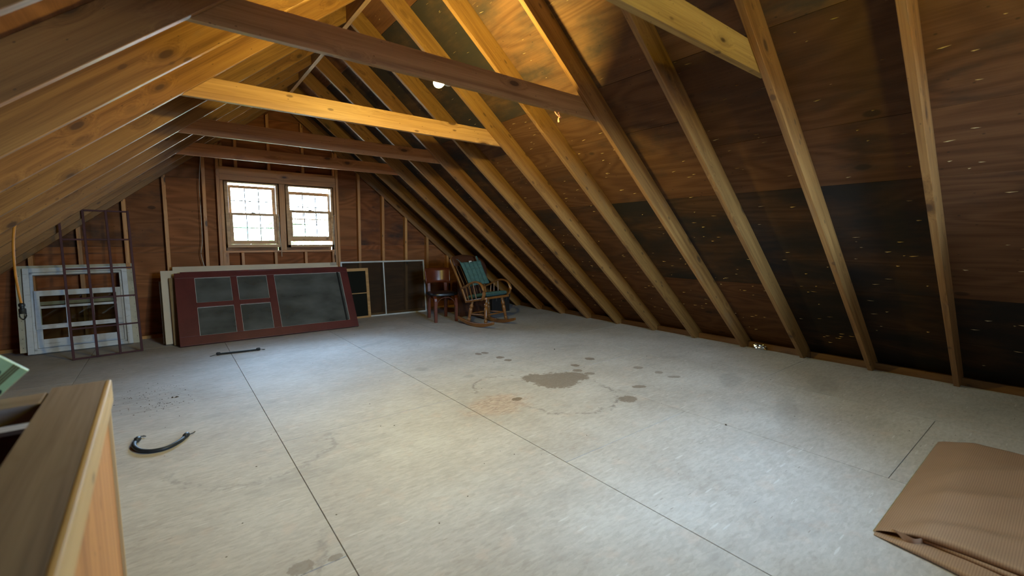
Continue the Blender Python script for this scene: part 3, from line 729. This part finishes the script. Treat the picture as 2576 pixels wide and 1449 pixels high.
rt, M, L = slab('door', (-0.083, 6.604, 0.022), (2.06, 6.625, 0.022), (0.0, 0.40, 0.875), 0.9, 0.045, M_CREAM, 'cream slab door behind the maroon storm door, its left end showing', 'door')
lb(MB().box(0.0, L, 0.0, 0.045, 0.0, 0.942), 'door_leaf', M_CREAM, rt, M, bevel=0.003)
rt, M, L = slab('fibreboard_sheet', (-0.004, 6.55, 0.01), (1.9, 6.57, 0.01), (0.0, 0.40, 0.875), 0.9, 0.02, M_CARD, 'brown fibreboard sheet squeezed between the cream door and the maroon storm door', 'board')
lb(MB().box(0.0, L, 0.0, 0.016, 0.0, 0.86), 'board', M_CARD, rt, M)
# maroon storm door
M = frame(Vector((0.048, 6.385, 0.017)), (2.085, 0.012, 0), (0.012, 0.475, 0.835))
t = empty('storm_door', M=M, label='maroon storm door with five dusty panes lying on its side', cat='door')
LW, LH, TH = 2.095, 0.958, 0.036
lb(MB().box(0, LW, 0, TH, 0, 0.112), 'rail', M_MAROON, t, M, bevel=0.003)
lb(MB().box(0, LW, 0, TH, LH - 0.072, LH), 'rail', M_MAROON, t, M, bevel=0.003)
lb(MB().box(0.06, LW - 0.05, 0.006, TH + 0.012, LH, LH + 0.018), 'edge_strip', M_MAROON, t, M, bevel=0.002)
for a, b in ((0, 0.200), (0.585, 0.655), (1.005, 1.095), (LW - 0.105, LW)): lb(MB().box(a, b, 0.0005, TH, 0.112, LH - 0.072), 'stile', M_MAROON, t, M, bevel=0.003)
for a, b in ((0.200, 0.585), (0.655, 1.005)): lb(MB().box(a, b, 0.001, TH, 0.482, 0.545), 'muntin', M_MAROON, t, M, bevel=0.003)
for a, b, c, d in ((0.200, 0.585, 0.112, 0.482), (0.200, 0.585, 0.545, LH - 0.072), (0.655, 1.005, 0.112, 0.482), (0.655, 1.005, 0.545, LH - 0.072), (1.095, LW - 0.105, 0.112, LH - 0.072)):
    p = lb(MB().box(a, b, 0.014, 0.018, c, d), 'pane', M_DUSTY, t, M)
    g = MB(); g.box(a, b, 0.010, 0.014, d - 0.004, d); g.box(a, a + 0.004, 0.010, 0.014, c, d); g.box(b - 0.004, b, 0.010, 0.014, c, d); g.box(a, b, 0.010, 0.014, c, c + 0.004)
    lb(g, 'glazing_bead', M_ALU, p, M)
    if b - a > 0.5: lb(MB().box(b - 0.055, b - 0.030, 0.008, 0.013, c, d), 'screen_spline', M_BLACKPL, p, M)

# window screens
M = frame(Vector((1.95, 7.095, 0.0)), (0.645, 0.030, 0), (0.0, 0.075, 0.80))
t = empty('window_screen', M=M, label='small tan wood framed screen with black mesh beside the maroon storm door', cat='screen')
SW, SH = 0.645, 0.812
for a, b, c, d in ((0, 0.045, 0, SH), (SW - 0.045, SW, 0, SH)): lb(MB().box(a, b, 0, 0.02, c, d), 'frame_stile', M_TANWOOD, t, M @ Matrix.Translation((0, 0, 0)))
for c, d in ((0, 0.030), (SH - 0.046, SH)): lb(MB().box(0.045, SW - 0.045, 0, 0.02, c, d), 'frame_rail', M_TANWOOD, t, M)
lb(MB().box(0.045, SW - 0.045, 0.002, 0.014, 0.398, 0.412), 'cross_bar', M_TANWOOD, t, M)
lb(MB().box(0.045, SW - 0.045, 0.015, 0.016, 0.03, SH - 0.046), 'screen_mesh', M_DARKMESH, t, M)
M = frame(Vector((2.165, 7.172, 0.0)), (1.43, -0.072, 0), (0.010, 0.085, 0.915))
t = empty('window_screen', M=M, label='large white framed screen with a centre bar leaning left of the plywood chair', cat='screen')
SW, SH = 1.432, 0.922
for a, b in ((0, 0.024), (SW - 0.024, SW)): lb(MB().box(a, b, 0, 0.012, 0, SH), 'frame_stile', M_ALU, t, M)
for c, d in ((0, 0.024), (SH - 0.024, SH)): lb(MB().box(0.024, SW - 0.024, 0, 0.012, c, d), 'frame_rail', M_ALU, t, M)
lb(MB().box(0.686, 0.706, 0.001, 0.011, 0.024, SH - 0.024), 'centre_bar', M_ALU, t, M)
lb(MB().box(0.024, SW - 0.024, 0.0065, 0.007, 0.024, SH - 0.024), 'screen_mesh', M_GREYMESH, t, M)

# ------------------------------------------------------------------ plywood chair with black pad
M = Matrix.Translation((3.405, 6.215, 0)) @ Matrix.Rotation(math.radians(-12.1), 4, 'Z')
t = empty('plywood_chair', M=M, label='cherry plywood cafe chair with curved backrest and black round seat pad', cat='chair')
for sx in (-1, 1):
    fl_ = MB()
    x = sx * 0.165
    prof = [(-0.268, 0.0), (-0.222, 0.0), (-0.214, 0.33), (-0.195, 0.372), (-0.15, 0.386), (-0.15, 0.41), (-0.222, 0.405), (-0.262, 0.372), (-0.268, 0.33)]
    fl_.prism(prof, x - 0.022, x + 0.022, 0)
    lb(fl_, 'front_leg', M_CHAIRWOOD, t, M, bevel=0.004)
    rl = MB(); xr = sx * 0.14
    path = [(0.235, 0.0), (0.222, 0.25), (0.212, 0.40), (0.222, 0.52), (0.250, 0.66), (0.275, 0.79)]
    pp = [(y - 0.020, z) for y, z in path] + [(y + 0.020, z) for y, z in reversed(path)]
    rl.prism(pp, xr - 0.024, xr + 0.024, 0)
    lb(rl, 'rear_leg', M_CHAIRWOOD, t, M, bevel=0.004)
    hs = smooth_path([(sx * 0.172, -0.215, 0.27), (sx * 0.176, -0.17, 0.345), (sx * 0.178, -0.02, 0.385), (sx * 0.170, 0.13, 0.345), (sx * 0.160, 0.195, 0.27)], 5)
    lb(MB().tube(hs, 0.010, 6, sx=1.0, sy=0.6), 'side_hoop', M_CHAIRWOOD, t, M, smooth=50)
hp = smooth_path([(-0.140, -0.245, 0.255), (-0.13, -0.245, 0.315), (-0.075, -0.245, 0.368), (0, -0.245, 0.384), (0.075, -0.245, 0.368), (0.13, -0.245, 0.315), (0.140, -0.245, 0.255)], 5)
lb(MB().tube(hp, 0.010, 6, sx=0.6, sy=1.2, up=(0, 1, 0)), 'front_hoop', M_CHAIRWOOD, t, M, smooth=50)
def pad(u, v):
    a = u * 2 * math.pi; k = 4.0
    c, s_ = math.cos(a), math.sin(a); rr = (abs(c) ** k + abs(s_) ** k) ** (-1 / k) * 0.85 + 0.15
    pr = [(0.0, 0.402), (0.9, 0.402), (0.99, 0.412), (1.0, 0.430), (0.97, 0.445), (0.85, 0.454), (0.5, 0.458), (0.0, 0.459)]
    q = v * (len(pr) - 1); i = min(int(q), len(pr) - 2); g = q - i
    R = pr[i][0] + (pr[i+1][0] - pr[i][0]) * g; z = pr[i][1] + (pr[i+1][1] - pr[i][1]) * g
    return Vector((c * rr * R * 0.225, s_ * rr * R * 0.215 - 0.02, z - 0.012 * (0.5 - 0.5 * s_ * 0)))
lb(MB().grid(37, 8, pad), 'seat_pad', M_VINYL, t, M, smooth=40)
def back(u, v):
    a = (u - 0.5) * 1.55; R = 0.30
    z = 0.575 + 0.235 * v; y = 0.245 + (z - 0.575) * 0.17
    return Vector((math.sin(a) * R * (0.97 + 0.05 * v), y - 0.09 * 0 + (math.cos(a) - 1) * R, z - 0.010 * (2*u-1)**2 * (1 - v)))
lb(MB().grid(25, 6, back), 'backrest', M_CHAIRWOOD, t, M, smooth=60, solid=0.011)

# ------------------------------------------------------------------ rocking chair
M = Matrix.Translation((3.73, 5.41, 0)) @ Matrix.Rotation(math.radians(11.5), 4, 'Z')
t = empty('rocking_chair', M=M, label='amber wooden rocking chair with bent arms and turned legs under the rafters', cat='chair')
for sx in (-1, 1):
    x = sx * 0.235; R = 0.85; top = []; bot = []
    for k in range(15):
        y = -0.36 + 0.74 * k / 14; zb = y * y / (2 * R); taper = 1 - 0.35 * abs(2 * k / 14 - 1) ** 3
        bot.append((y, zb)); top.append((y - 0.02 * (y / 0.36) * 0, zb + 0.056 * taper))
    ru = MB(); ru.prism(bot + top[::-1], x - 0.016, x + 0.016, 0)
    lb(ru, 'runner', M_ROCK, t, M, bevel=0.004, smooth=30)
    prof = [(a_, b_ * 1.3) for a_, b_ in [(0, .011), (.05, .018), (.11, .022), (.16, .016), (.18, .013), (.2, .018), (.26, .017), (.5, .021), (.62, .022), (.66, .014), (.69, .021), (.74, .024), (.80, .020), (.84, .014), (.9, .018), (1, .016)]]
    lb(MB().lathe((sx * 0.225, -0.19, 0.066), (sx * 0.165, -0.150, 0.415), prof, 12), 'leg', M_ROCK, t, M, smooth=60)
    lb(MB().lathe((sx * 0.222, 0.165, 0.060), (sx * 0.165, 0.135, 0.365), prof, 12), 'leg', M_ROCK, t, M, smooth=60)
    lb(MB().lathe((sx * 0.205, -0.178, 0.185), (sx * 0.203, 0.155, 0.165), [(0, .008), (.3, .011), (.5, .014), (.7, .011), (1, .008)], 8), 'stretcher', M_ROCK, t, M, smooth=60)
    # back post, bowed and curling inwards at the top
    post = smooth_path([(sx * 0.222, 0.205, 0.335), (sx * 0.240, 0.262, 0.50), (sx * 0.258, 0.335, 0.67), (sx * 0.272, 0.430, 0.855), (sx * 0.276, 0.470, 0.930), (sx * 0.262, 0.497, 0.975), (sx * 0.225, 0.512, 1.005)], 5)
    lb(MB().tube(post, [0.017] * 18 + [0.016] * 8 + [0.014] * 5, 8, sx=0.85, sy=1.15), 'back_post', M_ROCK, t, M, smooth=60)
    arm = smooth_path([(sx * 0.250, 0.265, 0.550), (sx * 0.262, 0.17, 0.585), (sx * 0.272, 0.04, 0.645), (sx * 0.278, -0.07, 0.662), (sx * 0.284, -0.165, 0.635), (sx * 0.286, -0.215, 0.565), (sx * 0.278, -0.215, 0.490), (sx * 0.262, -0.170, 0.430), (sx * 0.24, -0.125, 0.405)], 5)
    lb(MB().tube(arm, 0.021, 8, sx=1.25, sy=0.75), 'arm', M_ROCK, t, M, smooth=60)
    for (ya, yb, zt) in ((-0.02, 0.02, 0.645), (0.07, 0.10, 0.62), (0.15, 0.165, 0.585)):
        lb(MB().tube([(sx * 0.232, ya, 0.385), (sx * 0.268, yb, zt)], 0.0075, 6), 'arm_spindle', M_ROCK, t, M, smooth=60)
# seat tips back
Ms = M @ Matrix.Translation((0, 0, 0.392)) @ Matrix.Rotation(math.radians(-11.0), 4, 'X')
st = MB(); st.prism([(-0.235, 0.225), (-0.255, -0.10), (-0.262, -0.215), (-0.24, -0.235), (0.24, -0.235), (0.262, -0.215), (0.255, -0.10), (0.235, 0.225)], -0.016, 0.016, 2)
lb(st, 'seat', M_ROCK, t, Ms, bevel=0.005)
lb(MB().lathe((-0.2, -0.178, 0.185), (0.2, -0.178, 0.185), [(0, .008), (.5, .013), (1, .008)], 8), 'stretcher', M_ROCK, t, M, smooth=60)
lb(MB().lathe((-0.2, 0.15, 0.175), (0.2, 0.15, 0.175), [(0, .008), (.5, .013), (1, .008)], 8), 'stretcher', M_ROCK, t, M, smooth=60)
def crest(u, v):
    x = (u - 0.5) * 0.50; arch = 0.035 * (1 - (2*u-1)**2)
    z = 0.870 + v * (0.125 + arch); return Vector((x, 0.250 + (z - 0.47) * 0.49 + 0.015 * (1 - (2*u-1)**2), z))
lb(MB().grid(13, 4, crest), 'crest_rail', M_HEADB, t, M, smooth=60, solid=0.016)
for k in range(6):
    x = -0.17 + 0.068 * k
    lb(MB().tube([(x, 0.195, 0.355), (x * 1.12, 0.30, 0.62), (x * 1.2, 0.455, 0.885)], 0.0075, 6), 'back_spindle', M_ROCK_DK, t, M, smooth=60)
# cushions are tied on but lift off: things of their own
def cushion(w, h, th, bx, bz, M, name, label, tufts):
    root = empty(name, M=M, label=label, cat='cushion', group='green chair cushions')
    m = MB(); N = 27
    def height(a, b):
        e = min(1 - abs(2*a-1) ** 4, 1 - abs(2*b-1) ** 4); hgt = max(e, 0) ** 0.45
        for (ta, tb) in tufts:
            d2 = ((a - ta) * w) ** 2 + ((b - tb) * h) ** 2
            hgt -= 0.75 * math.exp(-d2 / 0.0009) + 0.18 * math.exp(-((a - ta) * w) ** 2 / 0.0006)
        return max(hgt, 0.08)
    pin = lambda a, b: (1 - 0.06 * (1 - (2*b-1)**2) * (abs(2*a-1)), 1 - 0.05 * (1 - (2*a-1)**2) * abs(2*b-1))
    def top_(u, v):
        px_, pz = pin(u, v); return Vector(((u-0.5) * w * px_, -th * 0.5 * height(u, v), (v-0.5) * h * pz))
    def bot_(u, v):
        px_, pz = pin(u, v); return Vector(((u-0.5) * w * px_, th * 0.42 * max(min(1-abs(2*u-1)**4, 1-abs(2*v-1)**4), 0) ** 0.45, (v-0.5) * h * pz))
    m.grid(N, N, top_); m.grid(N, N, bot_)
    bmx = lb(m, 'cushion_body', M_GREEN, root, M, smooth=80)
    bm = bmesh.new(); bm.from_mesh(bmx.data); bmesh.ops.remove_doubles(bm, verts=bm.verts, dist=0.0008); bmesh.ops.recalc_face_normals(bm, faces=bm.faces); bm.to_mesh(bmx.data); bm.free()
    return root
tf = [(a, b) for a in (0.2, 0.4, 0.6, 0.8) for b in (0.25, 0.5, 0.75)]
Mb = M @ Matrix.Translation((0.012, 0.262, 0.762)) @ Matrix.Rotation(math.radians(-27), 4, 'X') @ Matrix.Rotation(math.radians(-3), 4, 'Y')
cb = cushion(0.44, 0.40, 0.085, 0, 0, Mb, 'chair_cushion', 'green tufted back cushion with a white tag tied to the rocking chair', tf)
lb(MB().box(0.155, 0.185, -0.004, 0.0, 0.17, 0.275), 'tie_strap', M_GREEN, cb, Mb)
lb(MB().tube([(-0.185, -0.002, 0.175), (-0.225, 0.01, 0.25), (-0.24, 0.02, 0.262)], 0.004, 5), 'tie_strap', M_GREEN, cb, Mb)
lb(MB().box(-0.03, 0.022, -0.008, -0.005, 0.165, 0.205), 'tag', M_TAG, cb, Mb)
Mc2 = Ms @ Matrix.Translation((0.0, -0.005, 0.038)) @ Matrix.Rotation(math.radians(90), 4, 'X') @ Matrix.Rotation(math.pi, 4, 'Z')
cs = cushion(0.46, 0.45, 0.085, 0, 0, Ms @ Matrix.Translation((0.0, -0.010, 0.053)) @ Matrix.Rotation(math.radians(-90), 4, 'X'), 'chair_cushion', 'flat green seat cushion on the rocking chair', [])

# dark headboard behind the rocker and black trunk in the eave
M = frame(Vector((3.72, 6.22, 0.0)), (0.95, 0.05, 0), (0, 0.06, 1.0))
t = empty('headboard', M=M, label='dark brown round topped headboard standing behind the rocking chair', cat='headboard')
prof = [(0.02, 0), (0.60, 0), (0.62, 0.55)] + [(0.62 - 0.20 + 0.20 * math.cos(a), 0.78 + 0.20 * math.sin(a)) for a in [k * math.pi / 2 / 6 for k in range(7)]] + [(0.22 - 0.20 * math.sin(a), 0.78 + 0.20 * math.cos(a)) for a in [k * math.pi / 2 / 6 for k in range(7)]]
lb(MB().prism(prof, 0, 0.022, 1), 'board', M_HEADB, t, M, bevel=0.003)
for x in (0.035, 0.545): lb(MB().box(x, x + 0.05, -0.014, -0.0005, 0.0, 0.75), 'stile', M_HEADB, t, M, bevel=0.003)
t = empty('trunk', (4.60, 6.38, 0), label='low black trunk in the dark corner right of the rocking chair', cat='trunk')
lb(MB().box(4.42, 4.80, 6.24, 6.56, 0, 0.24), 'trunk_body', M_TRUNK, t, I4, bevel=0.006)
lb(MB().box(4.41, 4.81, 6.23, 6.57, 0.242, 0.30), 'lid', M_TRUNK, t, I4, bevel=0.008)
for x in (4.48, 4.70): lb(MB().box(x, x + 0.03, 6.222, 6.231, 0.20, 0.27), 'latch', M_WIRE, t, I4)

# ------------------------------------------------------------------ cords, straps, small litter
o = MB().tube(smooth_path([(0.432, 7.262, 2.39), (0.425, 7.262, 2.36), (0.392, 7.262, 2.0), (0.388, 7.262, 1.66), (0.380, 7.262, 1.26), (0.357, 7.262, 1.09), (0.372, 7.262, 0.97), (0.405, 7.255, 0.80)], 6), 0.0042, 6).build('electric_cable', M_WHITECORD, None, smooth=60)
setprops(o, 'pale electric cable hanging down the gable wall left of the windows', 'cable')

t = empty('extension_cord', (-0.89, 4.9, 0.66), label='orange extension cord with black connector hanging from a left rafter', cat='cord')
cd = smooth_path([(-0.875, 4.885, 1.375), (-0.888, 4.888, 1.34), (-0.904, 4.895, 1.21), (-0.911, 4.9, 1.03), (-0.904, 4.9, 0.85), (-0.897, 4.9, 0.775)], 6)
MB().tube(cd, 0.0080, 8).build('cord_jacket', M_ORANGE, t, smooth=60)
MB().lathe((-0.897, 4.9, 0.782), (-0.896, 4.9, 0.70), [(0, .010), (.1, .019), (.3, .019), (.35, .014), (.5, .014), (.55, .021), (.9, .021), (1, .016)], 10).build('connector', M_BLACKPL, t, smooth=40)
MB().tube(smooth_path([(-0.912, 4.9, 0.715), (-0.914, 4.9, 0.68), (-0.897, 4.9, 0.655), (-0.880, 4.9, 0.68), (-0.882, 4.9, 0.715)], 5), 0.005, 6).build('loop', M_BLACKPL, t, smooth=60)

def strap(pts, wd, th, label, h0, h1):
    t = empty('rubber_strap', pts[len(pts)//2], label=label, cat='strap', group='black rubber tie down straps')
    P = smooth_path(pts, 7)
    MB().tube(P, 1.0, 8, sx=wd, sy=th).build('band', M_RUBBER, t, smooth=50)
    for e, nx in ((P[0], P[1]), (P[-1], P[-2])):
        d = (e - nx).normalized()
        MB().lathe(e - d * 0.022, e + d * 0.022, [(0, .008), (.2, .016), (.8, .017), (1, .008)], 8).build('end_knob', M_RUBBER, t, smooth=50).location.z += 0.004
    for hk in (h0, h1): MB().tube(smooth_path(hk, 5), 0.0035, 6).build('hook', M_WIRE, t, smooth=60)
strap([(0.372, 5.745, 0.012), (0.50, 5.735, 0.011), (0.63, 5.722, 0.011), (0.752, 5.712, 0.012)], 0.014, 0.010, 'straight black rubber strap with wire hooks lying before the maroon storm door',
      [(0.355, 5.745, 0.012), (0.325, 5.735, 0.006), (0.300, 5.715, 0.005), (0.294, 5.705, 0.008)], [(0.765, 5.711, 0.014), (0.795, 5.715, 0.008), (0.818, 5.700, 0.006), (0.806, 5.685, 0.006), (0.790, 5.688, 0.006)])
strap([(-0.222, 3.520, 0.014), (-0.236, 3.47, 0.013), (-0.228, 3.40, 0.012), (-0.195, 3.325, 0.012), (-0.140, 3.282, 0.012), (-0.075, 3.285, 0.012), (-0.015, 3.345, 0.012), (0.020, 3.415, 0.012)], 0.013, 0.012, 'black rubber strap curled in a U on the floor near the stair rail',
      [(-0.224, 3.535, 0.018), (-0.238, 3.555, 0.016), (-0.225, 3.585, 0.01), (-0.195, 3.590, 0.008), (-0.185, 3.575, 0.008)], [(0.024, 3.430, 0.012), (0.042, 3.445, 0.008), (0.060, 3.462, 0.006), (0.068, 3.470, 0.008)])

# crumpled foil in the eave
m = MB(); bmf = bmesh.new(); bmesh.ops.create_icosphere(bmf, subdivisions=3, radius=1.0)
for v in bmf.verts:
    k = 0.75 + 0.55 * abs(noise.noise(v.co * 3.1)) + 0.35 * noise.noise(v.co * 7.0)
    v.co = Vector((v.co.x * 0.030 * k, v.co.y * 0.075 * k, max(v.co.z * 0.035 * k + 0.03, 0.001)))
me = bpy.data.meshes.new('foil'); bmf.to_mesh(me); bmf.free(); me.materials.append(M_FOIL)
o = link('foil_wad', me, None, Matrix.Translation((5.352, 2.205, 0))); setprops(o, 'crumpled silver foil against the right eave board', 'foil')

# pink tape snagged under the dark tie
t = empty('marking_tape', (2.315, 2.44, 2.184), label='scrap of pink marking tape dangling under the dark collar tie', cat='tape')
for pts, wd in (([(2.276, 2.425, 2.184), (2.287, 2.423, 2.170), (2.300, 2.422, 2.160), (2.316, 2.421, 2.152)], 0.005), ([(2.316, 2.421, 2.184), (2.312, 2.421, 2.166), (2.320, 2.421, 2.150), (2.310, 2.421, 2.136), (2.314, 2.421, 2.112)], 0.008), ([(2.318, 2.420, 2.158), (2.334, 2.420, 2.150), (2.325, 2.420, 2.140)], 0.007)):
    MB().tube(smooth_path(pts, 5), 1.0, 6, sx=wd, sy=0.0015).build('tape_strip', M_PINK, t, smooth=60)

# crumbs scattered on the boards
m = MB()
for i in range(260):
    k = RND.random()
    if k < 0.5: x, y = RND.gauss(-0.18, 0.14), RND.gauss(4.5, 0.22)
    elif k < 0.62: x, y = RND.gauss(-0.12, 0.10), RND.gauss(4.2, 0.05)
    else: x, y = RND.uniform(-0.5, 4.6), RND.uniform(0.5, 6.2)
    r = RND.uniform(0.0015, 0.0038)
    if RND.random() < 0.02: r = 0.009
    a = RND.uniform(0, 3.1); c, s_ = math.cos(a), math.sin(a); l = r * RND.uniform(1, 2.2)
    m.add([(x + c*l, y + s_*l, 0.0004), (x - s_*r, y + c*r, 0.0004), (x - c*l, y - s_*l, 0.0004), (x + s_*r, y - c*r, 0.0004), (x, y, r)], [(0, 1, 4), (1, 2, 4), (2, 3, 4), (3, 0, 4)])
o = m.build('floor_debris', M_CRUMB); setprops(o, 'dark crumbs and grit scattered over the dusty floor', 'debris', kind='stuff')

# carpenter's marks pencilled on a right hand rafter (flat strokes)

# ------------------------------------------------------------------ folded tan mesh cover, bottom right
t = empty('mesh_cover', (3.0, 0.0, 0), label='folded tan mesh fabric cover lying on the floor at the bottom right', cat='fabric')
X0_, X1_, Y0_, Y1_ = 2.335, 3.72, -0.75, 0.445
def wob(x, y, s=1.0): return 0.011 * s * noise.noise(Vector((x * 2.6, y * 3.4, 0.3))) + 0.004 * s * noise.noise(Vector((x * 7, y * 6.0, 2.3)))
def layer(zlo, zhi, xf, name, xskew, tuck, ycut=0.0, roll=0.012):
    """one doubled fold: top sheet, rounded front lip, returning under sheet"""
    def fn(u, v):
        y = Y1_ - ycut + (Y0_ - Y1_ + ycut) * v
        xs = xf + xskew * v + 0.010 * noise.noise(Vector((v * 5.0, zlo * 40, 1.0)))
        th = zhi - zlo; edge = min(1.0, v / 0.11)                # pressed flat at the far folded end
        lump = 1 + 0.25 * noise.noise(Vector((v * 9, zlo * 60, 0)))
        top = zhi * lump ** 0.4
        if u < 0.72:                                              # top sheet, back to front
            a = u / 0.72; x = X1_ + (xs - X1_) * a
            ed2 = min(1.0, a / 0.03)
            z = zlo + (top - zlo) * (0.35 + 0.65 * edge ** 0.5) * (0.35 + 0.65 * ed2 ** 0.5) + wob(x, y) * (1.0 if zhi > 0.06 else 0.3)
            dip = 0.022 * math.exp(-((x - 3.0 + 0.9 * (y - 0.1) + 0.06 * math.sin(9 * y)) / 0.07) ** 2) - 0.016 * math.exp(-((x - 2.72 + 0.7 * y) / 0.08) ** 2) + 0.014 * math.exp(-((x - 2.60 + 0.5 * y) / 0.05) ** 2) + 0.016 * math.exp(-((x - 3.35 + 1.3 * (y - 0.1)) / 0.08) ** 2)
            z += dip * (1 if zhi > 0.06 else 0) * edge * ed2
            z *= 0.10 + 0.90 * min(1.0, v / 0.13) ** 0.7
            return Vector((x, y, max(z, 0.004)))
        a = (u - 0.72) / 0.28
        if a < 0.5:
            q = a / 0.5 * math.pi; rr = th * 0.5 * lump; tp = 0.10 + 0.90 * min(1.0, v / 0.13) ** 0.7
            zz = (zlo + rr + math.cos(q) * rr * (0.35 + 0.65 * edge ** 0.5) + wob(xs, y) * (1 - a * 2) * (1.0 if zhi > 0.06 else 0.3)) * tp
            return Vector((xs - math.sin(q) * rr * 0.9, y, max(zz, 0.003)))
        b = (a - 0.5) / 0.5
        return Vector((xs + b * tuck, y, max((zlo + 0.001 + 0.004 * math.sin(b * 3.0)) * (0.10 + 0.90 * min(1.0, v / 0.13) ** 0.7), 0.002)))
    return MB().grid(70, 60, fn).build(name, M_TARP, t, smooth=70)
layer(0.003, 0.026, 2.315, 'under_fold', -0.22, 0.4)
layer(0.026, 0.044, 2.375, 'middle_fold', -0.09, 0.3, 0.012)
layer(0.044, 0.070, 2.345, 'top_fold', 0.06, 0.3, -0.006)
cp = smooth_path([(2.40, 0.385, 0.014), (2.355, 0.372, 0.022), (2.330, 0.350, 0.022), (2.332, 0.325, 0.018), (2.355, 0.305, 0.022), (2.38, 0.29, 0.030)], 5)
MB().tube(cp, 1.0, 8, sx=0.030, sy=0.004, up=(0.9, 0.2, 0.3)).build('crumpled_corner', M_TARP, t, smooth=60)

# ------------------------------------------------------------------ stair guard rail in the foreground
M = frame(Vector((-0.183, 1.424, 0.877)), (0.022, -0.92, 0), (0, 0, 1))
t = empty('stair_rail', (-0.185, 0.7, 0), label='wooden stair guard rail in the left foreground with weathered cap and raw orange side', cat='railing')
CAP = MB()
poly = [(0, -0.045), (0, 0.045), (1.75, 0.045), (1.75, -0.045)]
lb(CAP.prism(poly, 0, 0.038, 2), 'cap_board', M_RAILTOP, t, M)
lb(MB().box(0.002, 1.74, 0.0452, 0.0560, -0.016, 0.0384), 'edge_batten', M_BATTEN, t, M, bevel=0.003)
Mp = frame(Vector((-0.148, 1.420, 0.0)), (0, 0, 1), (0, 1, 0))
pb = MB().box(0, 0.875, -0.009, 0.008, -1.3, 0).build('side_board', M_RAILPLY, t, Mp, bevel=0.002); tint(pb, 1.05)
lb(MB().box(0.0, 0.875, -0.0135, 0.0145, -0.0, 0.010), 'corner_strip', M_BATTEN, t, Mp, bevel=0.002)
Mx = frame(Vector((-0.2305, 1.356, 0.8765)), (-1, -0.02, 0), (0, 0, 1))
cr = lb(MB().box(0, 0.95, -0.045, 0.045, -0.002, 0.036), 'cross_rail', M_RAILTOP, t, Mx, bevel=0.004)
mr_ = lb(MB().box(0, 0.95, -0.02, 0.02, -0.30, -0.030), 'mid_rail', M_HEADB, t, Mx, bevel=0.004)
lb(MB().box(0.26, 0.35, -0.045, 0.045, 0.0363, 0.30), 'corner_post', M_RAILTOP, t, Mx, bevel=0.003)
lb(MB().box(0.0, 0.04, -0.02, 0.02, -0.875, -0.301), 'end_post', M_STUD, t, Mx, bevel=0.003)
lb(MB().box(0.91, 0.95, -0.02, 0.02, -0.875, -0.301), 'end_post', M_STUD, t, Mx, bevel=0.003)

# small printed carton propped on the cross rail
M = frame(Vector((-0.306, 1.398, 0.9165)), (0.70, 0.0, 0.73), (-0.73, 0.06, 0.70))
t = empty('carton', M=M, label='small pale green printed carton tilted on the stair rail at the left edge', cat='box')
lb(MB().box(0.0, 0.070, -0.004, 0.010, 0.0, 0.085), 'carton_body', M_PACK, t, M, bevel=0.0015)
for z in (0.0140, 0.0185, 0.0230): lb(MB().box(0.0005, 0.0695, -0.0043, -0.0040, z, z + 0.0034), 'stripe', M_STRIPE, t, M)
for (x, z, r) in ((0.0577, 0.0547, 0.006), (0.0405, 0.036, 0.007), (0.0542, 0.066, 0.007), (0.0426, 0.0567, 0.009), (0.048, 0.047, 0.006), (0.035, 0.042, 0.008), (0.030, 0.052, 0.009), (0.008, 0.009, 0.008)):
    lb(MB().prism([(x + r * math.cos(a) * (1.25 if k % 2 else 1), z + r * math.sin(a)) for k, a in enumerate([j * math.pi / 5 for j in range(10)])], -0.0044, -0.0041, 1), 'printed_shape', M_PRINT, t, M)

# ------------------------------------------------------------------ outdoors, through the windows
o = MB().box(-120, 120, 7.5, 120, -3.3, -3.2).build('ground', M_LAWN); setprops(o, kind='structure')
o = MB().box(-120, 120, -120, 7.5, -3.3, -3.2).build('unseen_dark_ground', M_DARKGROUND); setprops(o, kind='structure')  # unseen, added dark so little daylight bounces up onto the near roof
def tree(x, y, h, r, label, seed):
    t = empty('tree', (x, y, -3.2), label=label, cat='tree', group='trees outside the windows')
    MB().lathe((x, y, -3.2), (x, y, -3.2 + h * 0.7), [(0, 0.22), (0.5, 0.15), (1, 0.05)], 8).build('trunk', M_BARK, t, smooth=60)
    rn = random.Random(seed); m = MB()
    for i in range(1500):
        a = rn.uniform(0, 6.28); q = rn.random() ** 0.4; e = rn.uniform(-1, 1); s_ = math.sqrt(max(0, 1 - e * e))
        c = Vector((x + math.cos(a) * r * q * s_, y + math.sin(a) * r * q * s_, -3.2 + h * 0.68 + e * q * h * 0.34))
        d = Vector((rn.gauss(0, 1), rn.gauss(0, 1), rn.gauss(0, 1))).normalized() * 0.16; e2 = d.cross(Vector((rn.gauss(0, 1), rn.gauss(0, 1), rn.gauss(0, 1)))).normalized() * 0.09
        m.add([c - d, c + e2, c + d, c - e2], [(0, 1, 2, 3)])
    f = m.build('foliage', M_LEAF, t); f['kind'] = 'stuff'
tree(2.0, 17.0, 4.9, 1.1, 'small pale green tree low in the left window', 3)
tree(4.2, 22.0, 5.6, 1.4, 'pale green tree beyond the lower right panes', 5)
